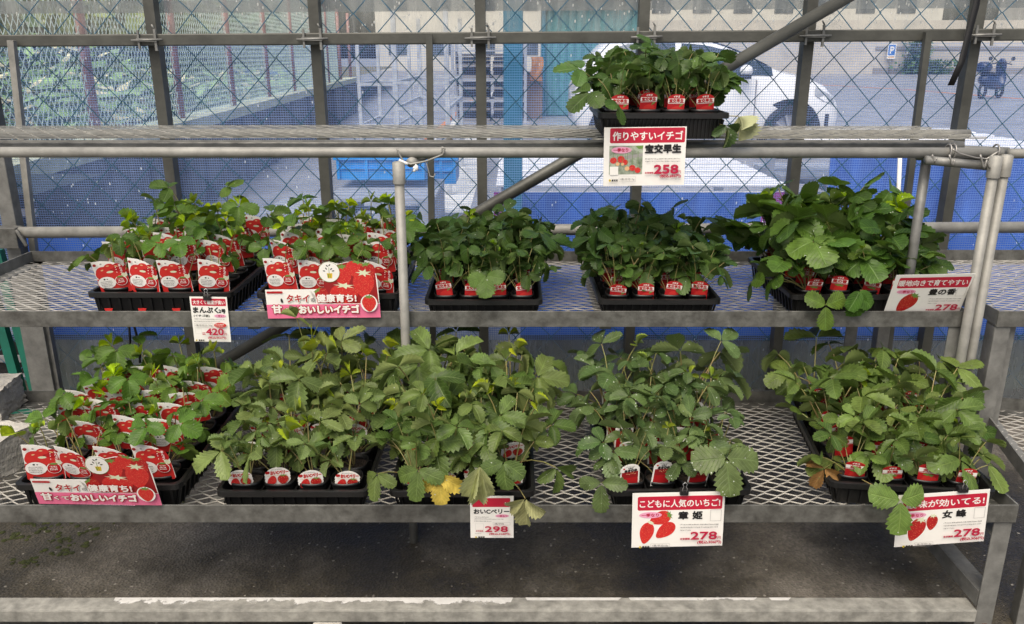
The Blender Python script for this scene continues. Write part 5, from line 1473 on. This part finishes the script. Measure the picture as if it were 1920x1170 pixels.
TAGM = {}
def tag_mesh(k):
    if k not in TAGM:
        c = {'A': tag_big, 'B': lambda: tag_arch('宝交早生', False), 'C': lambda: tag_arch('豊の香', True), 'G': lambda: tag_arch('女峰', True), 'D': tag_round, 'F': tag_white}[k]()
        o = c.build('plant_label'); TAGM[k] = o.data; bpy.data.objects.remove(o)
    return TAGM[k]
LOOK = {'A': 'fresh green strawberry', 'B': 'dark green strawberry', 'C': 'round leaved strawberry', 'D': 'pale strawberry', 'E': 'olive green strawberry', 'F': 'grey green strawberry', 'G': 'broad leaved strawberry'}
VM = {}
def variants(kind):
    if kind not in VM:
        VM[kind] = ([make_variant(kind, 100*ord(kind)+i) for i in range(7)], [make_variant(kind, 100*ord(kind)+50+i, True) for i in range(4)])
    return VM[kind]
PLANTS = {}
PTH = {}
def fill(tk, kind, tagk, tray, W, D, cols, rows, desc, lean=8, tall=None, tag_rows=9, tag_p=1.0, TH=.066):
    r = random.Random(ord(tk[0])*31 + ord(tk[-1]))
    pw, pd = (W-.040)/cols, (D-.040)/rows
    pr = min(pw, pd)*.485
    pm, sm = pot_meshes(pr, TH)
    mid, fro = variants(kind)
    mw = tray.matrix_basis if True else None
    Mw = Matrix.Translation(tray.location) @ Matrix.Rotation(tray.rotation_euler.z, 4, 'Z')
    lastv = None
    for j in range(rows):
        for i in range(cols):
            p = Mw @ Vector((-W/2 + .020 + pw*(i+.5), .020 + pd*(j+.5), .0065))
            t = thing('strawberry_plant', '%s, %s %s, %s' % (LOOK[kind], rowname(j, rows), ORD[i], desc), 'potted plant', p, 'potted strawberry seedlings', tray.rotation_euler.z + r.uniform(-.06, .06))
            def ch(nm, me):
                o = bpy.data.objects.new(nm, me); col.objects.link(o); o.parent = t; return o
            ch('pot', pm); ch('soil', sm)
            pool = fro if j == 0 else mid
            v = r.choice([q for q in pool if q is not lastv]); lastv = v
            sc = r.uniform(.88, 1.14) * (1.07 if tk[0] == 'M' else 1.02) * (tall[min(j, len(tall)-1)] if tall else 1)
            rz = r.uniform(-.45, .45) if j == 0 or kind in 'A' else r.uniform(-3.1, 3.1)
            fx = -1 if r.random() < .5 else 1
            for nm, me in zip(('foliage', 'stems'), v):
                o = ch(nm, me); o.location = (0, 0, TH-.012); o.rotation_euler = (0, 0, rz); o.scale = (sc*fx, sc, sc)
            if j < tag_rows and (j == 0 or r.random() < tag_p):
                o = ch('plant_label', tag_mesh(tagk)); o.location = (r.uniform(-.006, .006), -pr*.66, TH-.016 + r.uniform(-.004, .006) + (0 if j == 0 else {'A': .036, 'D': .038, 'F': .022, 'G': .026}.get(tagk, .008)))
                o.rotation_euler = (R(90 + lean + r.uniform(-7, 9)), R(r.uniform(-8, 8)), R(r.uniform(-17, 17)))
            PLANTS[(tk, j, i)] = t; PTH[(tk, j, i)] = TH
def tray_at(u0, v0, u1, v1, z, D, rz=None, TH=.066):
    a, b_ = at_z(u0, v0, z + TH), at_z(u1, v1, z + TH)
    W = (b_ - a).length; ang = math.atan2(b_.y - a.y, b_.x - a.x) if rz is None else R(rz)
    return (a + b_)/2, W, ang, D
ZLs, ZMs = ZL - .0335, ZM - .0335
THK = {'A': .076, 'C': .070}
SPEC = [ # key, kind, tag, rim corners, shelf z, depth, rotation, tray label, plant description
 ('L1', 'A', 'A', (22, 909, 337, 909), ZLs, .52, 0, 'black tray behind the pink cut-out banner on the low bench', 'low bench tray behind pink banner', 14),
 ('L2', 'D', 'D', (402, 922, 690, 922), ZLs, .50, 0, 'black tray of pale plants with four round white labels in front', 'tray with round white labels', 10),
 ('L3', 'E', 'D', (728, 923, 1004, 921), ZLs, .48, 0, 'black tray under the wilted hanging leaves on the low bench', 'tray with wilted hanging leaves', 10),
 ('L4', 'F', 'F', (1140, 922, 1412, 917), ZLs, .49, 1, 'black tray with white arched labels on the low bench', 'tray with white arched labels', 8),
 ('L5', 'G', 'G', (1566, 919, 1856, 908), ZLs, .50, -7, 'black tray at the right end of the low bench, set slightly askew', 'tray at low bench right end', 10),
 ('M1', 'A', 'A', (160, 549, 434, 549), ZMs, .52, 0, 'black tray with the 420 yen sign clipped to its front', 'tray with 420 yen sign', 10),
 ('M2', 'A', 'A', (478, 551, 748, 551), ZMs, .52, 0, 'black tray behind the pink cut-out banner on the middle bench', 'middle bench tray behind pink banner', 10),
 ('M3', 'B', 'B', (795, 563, 1018, 563), ZMs, .44, 0, 'black tray on the middle bench just right of the round grey post', 'tray right of round post', 8),
 ('M4', 'B', 'B', (1122, 562, 1354, 562), ZMs, .44, 0, 'black tray on the middle bench below the hanging 258 yen sign', 'tray below 258 yen sign', 8),
 ('M5', 'C', 'C', (1484, 553, 1738, 553), ZMs, .44, 0, 'black tray on the middle bench behind the warm region sign', 'middle bench tray, right end', 10),
]
TALL = {'A': [.85, .92, .95, 1.0, 1.08, 1.15], 'D': [.75, .88, 1, 1.1, 1.2, 1.3], 'E': [.85, .95, 1, 1.05, 1.1, 1.15], 'F': [.75, .85, .95, 1.05, 1.15, 1.25], 'G': [.8, .85, .95, 1.05, 1.1, 1.15],
        'B': [.8, .95, 1, 1.05, 1.05, 1.1], 'C': [.8, .9, 1, 1.1, 1.2, 1.2]}
TR_ = {}
for key, kind, tk, px, z, D, rz, lab, desc, lean in SPEC:
    th = THK.get(kind, .062)
    c, W, ang, D = tray_at(*px, z, D, rz, th)
    c.y = max(c.y, (YL if key[0] == 'L' else YM) + .008)
    t = make_tray(W, D, lab, c, ang, z, 4, 6, False, th)
    TR_[key] = (t, W, D)
    fill(key, kind, tk, t, W, D, 4, 6, desc, lean, TALL[kind], tag_p=.95, TH=th)
# the tray on the top shelf
ztop = ZT + .0345
a, b_ = at_z(1133, 234, ztop + TH), at_z(1356, 232, ztop + TH)
W = (b_-a).length; c = (a+b_)/2
c.y = YT - .045
a = at_y(1114, 234, c.y); b_ = at_y(1356, 234, c.y)
W = .325; c.x = (at_y(1133, 234, c.y).x + at_y(1356, 234, c.y).x)/2
t = make_tray(W, .36, 'black ribbed tray standing on the top shelf', c, R(-1.5), ztop - .0, 4, 4, True)
TR_['T'] = (t, W, .36)
fill('T0', 'B', 'B', t, W, .36, 4, 4, 'top shelf tray', 8, [.8, .88, .95, 1.0])

# ---------------------------------------------------------------- leaves that hang out over the trays
def extra_leaf(pk, u, v, Y, kind, L, az, pitch, ratio=.72, shape=OVAL, droop=.2, fold=.15, lv=.5, seed=1, label=None, sag=.35, spread=78, tilt=0, stem_m=None):
    t = PLANTS[pk]
    TH = PTH[pk]
    Y += {'L': .040, 'M': .028, 'T': 0}[pk[0][0]]
    tip = at_y(u, v, Y)
    inv = Matrix.Rotation(-t.rotation_euler.z, 4, 'Z')
    lp = inv @ (tip - t.location)
    d = inv @ Vector((math.cos(R(az)), math.sin(R(az)), 0))
    lf = Leafer(seed)
    lf.leaf((0, 0, TH-.012), lp, d, R(pitch), L, ratio, shape, lv, droop, fold, sag, spread=spread, tilt=tilt)
    me, ms = lf.meshes(LM[kind], M['stem'])
    o = bpy.data.objects.new('leaf', me); col.objects.link(o); o.parent = t
    if label: o['label'] = label
    q = bpy.data.objects.new('leaf_stalk', ms); col.objects.link(q); q.parent = o
# (az -90 points towards the viewer)
extra_leaf(('L5',0,0), 1688, 938, 1.56, 'G', .072, -95, -68, .78, OVAL, .08, .08, .62, 3, 'broad leaf hanging over the edge of the sign', .5, 100)
extra_leaf(('L5',0,3), 1800, 862, 1.66, 'G', .085, -70, -35, .60, OVAL, .15, .1, .7, 4)
extra_leaf(('L5',0,3), 1852, 872, 1.68, 'G', .08, 10, -15, .62, OVAL, .15, .1, .8, 5)
extra_leaf(('L5',2,0), 1560, 862, 1.74, 'G', .078, -60, -25, .62, OVAL, .15, .1, .8, 6)
extra_leaf(('L5',0,0), 1640, 850, 1.70, 'G', .066, -80, -30, .68, OVAL, .12, .1, .75, 61)
extra_leaf(('L5',0,1), 1735, 845, 1.70, 'G', .074, -60, -25, .68, OVAL, .12, .1, .8, 62)
extra_leaf(('L5',3,3), 1795, 690, 2.00, 'G', .078, 15, 10, .62, OVAL, .12, .1, .8, 7)
extra_leaf(('L5',4,0), 1478, 700, 2.05, 'G', .07, 200, -10, .66, OVAL, .12, .1, .5, 8)
extra_leaf(('L5',1,0), 1546, 878, 1.70, 'X', .05, 200, -60, .6, LONG, .5, .7, .5, 9, 'dead brown curled leaf')
extra_leaf(('L3',0,2), 900, 874, 1.52, 'W', .078, -90, -80, .50, OVAL, .12, .5, .6, 10, 'wilted pale leaf hanging over the 298 yen sign', .3, 26)
extra_leaf(('L3',0,3), 985, 935, 1.53, 'W', .06, -80, -82, .62, OVAL, .15, .55, .4, 11, 'wilted leaf hanging beside the 298 yen sign', .6, 50)
extra_leaf(('L3',0,3), 944, 866, 1.56, 'E', .056, -85, -60, .72, OVAL, .15, .12, .35, 12, None, .3, 62)
extra_leaf(('L3',0,0), 824, 892, 1.54, 'Y', .062, -75, -72, .62, OVAL, .2, .25, .6, 13, 'yellowing leaf hanging over the tray edge', .3, 50)
extra_leaf(('L3',0,0), 785, 880, 1.545, 'E', .064, -100, -62, .66, OVAL, .16, .12, .5, 14, None, .3, 62)
extra_leaf(('L3',0,0), 708, 888, 1.55, 'E', .054, -110, -58, .66, OVAL, .2, .14, .55, 15, None, .5, 70)
extra_leaf(('L3',1,3), 1042, 876, 1.60, 'E', .058, -60, -75, .55, OVAL, .15, .5, .5, 16, 'drooping leaf right of the tray', .7, 60)
extra_leaf(('L3',0,1), 815, 830, 1.66, 'E', .08, -80, -35, .68, OVAL, .15, .12, .7, 17)
extra_leaf(('L3',0,2), 885, 850, 1.66, 'E', .08, -60, -40, .68, OVAL, .15, .12, .3, 18)
extra_leaf(('L4',0,3), 1362, 858, 1.60, 'F', .080, -85, -50, .80, OVAL, .1, .1, .75, 19, None, .4, 84)
extra_leaf(('L4',0,0), 1128, 905, 1.58, 'F', .062, -95, -60, .62, OVAL, .15, .15, .6, 20, None, .5, 80)
extra_leaf(('L4',1,0), 1150, 845, 1.68, 'F', .062, -100, -30, .72, OVAL, .15, .15, .6, 21, None, .4, 84)
extra_leaf(('L4',4,0), 1128, 645, 2.03, 'F', .062, 100, 20, .66, OVAL, .15, .15, .4, 22, None, .4, 84)
extra_leaf(('L4',4,3), 1352, 640, 2.03, 'F', .064, 40, 20, .66, OVAL, .15, .15, .7, 23, None, .4, 84)
extra_leaf(('L2',5,1), 556, 596, 1.99, 'D', .050, -85, 50, .40, LONG, .05, .35, .8, 24, 'narrow leaf standing up before the banner', .2, 88)
extra_leaf(('L2',5,2), 640, 640, 1.97, 'D', .066, 20, 35, .6, LONG, .1, .2, .8, 25)
extra_leaf(('L2',0,0), 415, 845, 1.63, 'D', .072, 200, -25, .6, LONG, .12, .2, .85, 26)
extra_leaf(('L2',0,1), 478, 845, 1.62, 'D', .068, -120, -35, .6, LONG, .12, .2, .8, 27)
extra_leaf(('L2',1,2), 600, 790, 1.70, 'D', .068, 60, 10, .6, LONG, .12, .2, .8, 28)
extra_leaf(('L1',0,0), 28, 812, 1.66, 'A', .045, 180, 30, .9, ROUND, .2, .4, .95, 29)
extra_leaf(('L1',0,3), 340, 845, 1.68, 'A', .058, 0, -10, .85, ROUND, .2, .2, .4, 30)
extra_leaf(('M5',0,1), 1548, 572, 2.045, 'C', .062, -88, -72, .82, OVAL, .08, .14, .7, 31, 'leaf hanging down over the bench rail', .5, 105)
extra_leaf(('M5',0,2), 1612, 545, 2.05, 'C', .068, -88, -78, .84, ROUND, .1, .1, .2, 32, None, .3, 30)
extra_leaf(('M5',0,0), 1455, 520, 2.10, 'C', .06, 190, -50, .85, ROUND, .2, .15, .5, 33)
extra_leaf(('M5',1,0), 1415, 522, 2.16, 'C', .06, 200, -60, .8, ROUND, .2, .15, .6, 34)
extra_leaf(('M5',0,0), 1525, 452, 2.12, 'C', .082, -80, -20, .98, ROUND, .12, .1, .8, 35)
extra_leaf(('M5',2,0), 1480, 420, 2.22, 'C', .078, -120, 0, .98, ROUND, .15, .12, .6, 36)
extra_leaf(('M5',3,3), 1725, 440, 2.35, 'C', .07, 10, -20, .9, ROUND, .15, .12, .7, 37)
extra_leaf(('M5',1,2), 1620, 485, 2.14, 'C', .075, -70, -30, .98, ROUND, .12, .12, .7, 38)
extra_leaf(('M5',5,1), 1570, 350, 2.48, 'C', .07, -100, 35, .9, ROUND, .12, .14, .75, 39)
extra_leaf(('M5',5,2), 1620, 350, 2.48, 'C', .066, 20, 35, .9, ROUND, .12, .14, .85, 40)
extra_leaf(('T0',0,0), 1158, 196, 2.02, 'B', .046, -60, -45, .86, OVAL, .12, .12, .7, 41)
extra_leaf(('T0',0,0), 1108, 172, 2.08, 'B', .066, 200, -30, .84, OVAL, .15, .15, .4, 42)
extra_leaf(('T0',1,0), 1090, 130, 2.16, 'B', .066, 190, 10, .8, OVAL, .15, .15, .8, 43)
extra_leaf(('T0',1,3), 1340, 140, 2.16, 'B', .066, 0, -5, .8, OVAL, .15, .15, .8, 44)
extra_leaf(('T0',0,3), 1385, 218, 2.09, 'W', .055, -20, -85, .55, OVAL, .2, .9, .3, 45, 'wilted leaf drooping beside the top tray', .9, 40)
extra_leaf(('T0',0,3), 1362, 235, 2.07, 'F', .05, -60, -80, .6, OVAL, .2, .5, .3, 46, None, .9, 60)
extra_leaf(('M3',0,0), 800, 500, 2.10, 'B', .055, 200, -40, .7, OVAL, .2, .2, .5, 47)
extra_leaf(('M3',0,2), 912, 516, 2.06, 'B', .056, -90, -62, .85, OVAL, .15, .1, .75, 48)
extra_leaf(('M4',0,3), 1345, 500, 2.06, 'B', .058, -20, -45, .75, OVAL, .2, .2, .5, 49)
extra_leaf(('M1',0,0), 168, 480, 2.14, 'A', .062, 190, -20, .6, OVAL, .15, .2, .6, 50)
extra_leaf(('M1',5,1), 318, 352, 2.56, 'A', .055, 200, 20, .85, ROUND, .2, .2, .6, 51)
extra_leaf(('M1',5,2), 425, 350, 2.56, 'A', .055, -20, 20, .85, ROUND, .2, .2, .75, 52)
extra_leaf(('L1',5,1), 255, 632, 2.13, 'A', .05, 20, 10, .75, ROUND, .2, .2, .3, 53)
extra_leaf(('L1',5,0), 170, 655, 2.10, 'A', .045, -20, -10, .9, ROUND, .3, .3, .3, 54)

# ---------------------------------------------------------------- signs, banners and clips
def place(card, name, TL, TRp, Y, label, cat, lean=0, Y2=None, group=None):
    """hang a card by its upper corners given as pixels at distance Y"""
    a = at_y(*TL, Y); b_ = at_y(*TRp, Y2 or Y)
    o = card.build(name)
    tag(o, label, cat, group)
    xs = [v.co.x for v in o.data.vertices]; ys = [v.co.y for v in o.data.vertices]
    w_ = max(xs); h_ = max(ys)
    k = (b_-a).length / w_
    X = (b_-a).normalized(); Z0 = Vector((0, -1, 0)); Yv = Z0.cross(X).normalized(); Zv = X.cross(Yv)
    rot = Matrix((X, Yv, Zv)).transposed()
    rot = Matrix.Rotation(R(lean), 3, X) @ rot
    org = a - (rot @ Vector((0, h_*k, 0)))
    o.matrix_world = Matrix.Translation(org) @ rot.to_4x4() @ Matrix.Scale(k, 4)
    return o
def laminate(o, wd, pad):
    pass
yL4 = YL - .008
place(sign_landscape('こどもに人気のいちご!', 230, '章姫', '278', '306', '18g', art_three, True), 'price_sign', (1186, 925), (1360, 921), yL4, 'white price sign with three strawberries and 278 yen clipped upright to its tray', 'sign', group='printed price signs')
place(sign_landscape('酸味が効いてる!', 250, '女峰', '278', '306', '13g', art_two, True), 'price_sign', (1685, 929), (1857, 917), YL - .010, 'tilted white price sign with two strawberries hanging at the low bench right end', 'sign', 2, group='printed price signs')
c = sign_landscape('暖地向きで育てやすい', 215, '豊の香', '278', '306', '15g', art_one, False)
place(c, 'price_sign', (1681, 516), (1829, 513), YM - .034, 'white price sign with one strawberry standing behind the middle bench rail', 'sign', 22, group='printed price signs')
def top_sign():
    c = Card(.203 / 1410, 95, 1080)
    c.base([(95,75),(1512,75),(1512,1080),(95,1080)])
    c.rrect(198, 90, 1490, 345, 26, 'red'); c.text('作りやすいイチゴ', 245, 150, 1450, 300, 'card', 4)
    c.rect(192, 388, 770, 880, 'photo_grey')
    c.poly([(192,600),(770,520),(770,570),(192,680)], 'grey_ink'); c.poly([(640,395),(775,385),(770,440),(700,450)], 'calyx')
    for x, y, a_ in ((265,640,58),(395,620,64),(470,672,50),(340,700,34),(595,770,56),(690,810,52),(505,780,42),(425,705,28)):
        c.rect(x-3, 480, x+3, y-a_+8, 'calyx'); c.ell(x, y, a_, a_*.92, 'peach' if a_ < 45 else 'berry')
    c.ell(400, 462, 175, 58, 'pink'); c.text('一季なり', 262, 430, 515, 492, 'price', 3)
    c.rect(205, 742, 352, 890, 'card')
    c.text('宝交早生', 812, 375, 1425, 515, 'ink', 9)
    c.dashes(815, 606, 1440, 24, seed=1); c.dashes(815, 652, 1430, 24, seed=2)
    c.text('258', 975, 725, 1385, 868, 'price', 10); c.text('円', 1390, 820, 1436, 868, 'price', 1); c.text('本体価格', 812, 838, 962, 870, 'price', 2)
    c.text('(税込283円)', 1075, 885, 1440, 945, 'price', 3)
    logo(c, 206, 978, 20, 235, 960, 345, 998)
    c.frame(362, 915, 655, 1002, 3, 'grey_ink'); c.text('1果/平均13g', 386, 938, 634, 986, 'grey_ink', 1); c.dashes(1340, 962, 1440, 14, seed=5)
    return c
place(top_sign(), 'price_sign', (1133, 239), (1288, 237), TR_['T'][0].location.y - .012, 'white 258 yen price sign with a strawberry photo hanging from the top tray', 'sign', group='printed price signs')
place(sign_portrait(), 'price_sign', (355, 556), (425, 557), YM - .006, 'narrow upright white 420 yen price sign clipped below the big red labels', 'sign', 1, group='printed price signs')
place(sign_portrait2(), 'price_sign', (881, 930), (963, 930), YL - .008, 'narrow white 298 yen price sign half hidden by wilted leaves', 'sign', group='printed price signs')
def put_banner(BLp, BRp, Y, lean, label):
    o = banner().build('cutout_banner'); tag(o, label, 'banner', 'pink cut-out strawberry banners')
    a, b_ = at_y(*BLp, Y), at_y(*BRp, Y)
    k = (b_-a).length / .285
    X = (b_-a).normalized(); Yv = Vector((0, -1, 0)).cross(X).normalized(); Zv = X.cross(Yv)
    rot = Matrix.Rotation(R(lean), 3, X) @ Matrix((X, Yv, Zv)).transposed()
    o.matrix_world = Matrix.Translation(a) @ rot.to_4x4() @ Matrix.Scale(k, 4)
put_banner((503, 597), (714, 595), YM - .006, 2, 'pink cut-out banner with big strawberries standing on the middle bench')
put_banner((74, 944), (304, 947), YL - .006, 14, 'pink cut-out banner with big strawberries leaning forward on the low bench')
def clip(u, v, Y, label, wd=.019, rot=0):
    c = at_y(u, v, Y)
    t = thing('binder_clip', label, 'clip', (c.x, c.y, c.z), 'black binder clips')
    b = MB()
    b.prism([(c.x-wd/2, c.z-.008), (c.x+wd/2, c.z-.008), (c.x+wd/2, c.z+.005), (c.x-wd/2, c.z+.005)], c.y-.004, c.y+.012); b.build('clip_body', M['ink'], t, .0015)
    b = MB()
    b.tube([(c.x-.004, c.y-.005, c.z+.002), (c.x-.005, c.y-.005, c.z+.010), (c.x-.0025, c.y-.004, c.z+.015), (c.x-.005, c.y-.003, c.z+.020), (c.x, c.y-.002, c.z+.024), (c.x+.005, c.y-.003, c.z+.020), (c.x+.0025, c.y-.004, c.z+.015), (c.x+.005, c.y-.005, c.z+.010), (c.x+.004, c.y-.005, c.z+.002)], .0008, 5)
    b.build('clip_handle', M['clip_wire'], t)
clip(1283, 922, yL4 - .004, 'black binder clip gripping the sign with three strawberries')
clip(1806, 917, YL - .014, 'black binder clip gripping the tilted sign', .022)
clip(388, 557, YM - .010, 'black binder clip gripping the 420 yen sign', .02)

# red label tips showing through the foot of the 420 yen tray
t = TR_['M1'][0]
for u in (204, 267, 331):
    c = at_y(u, 581, t.location.y + .008) - t.location
    b = MB(); b.prism([(c.x-.012, c.z+.004), (c.x-.008, c.z-.008), (c.x+.006, c.z-.008), (c.x+.011, c.z+.004)], c.y, c.y+.002); b.build('label_tip', M['tagred'], t, world=False)
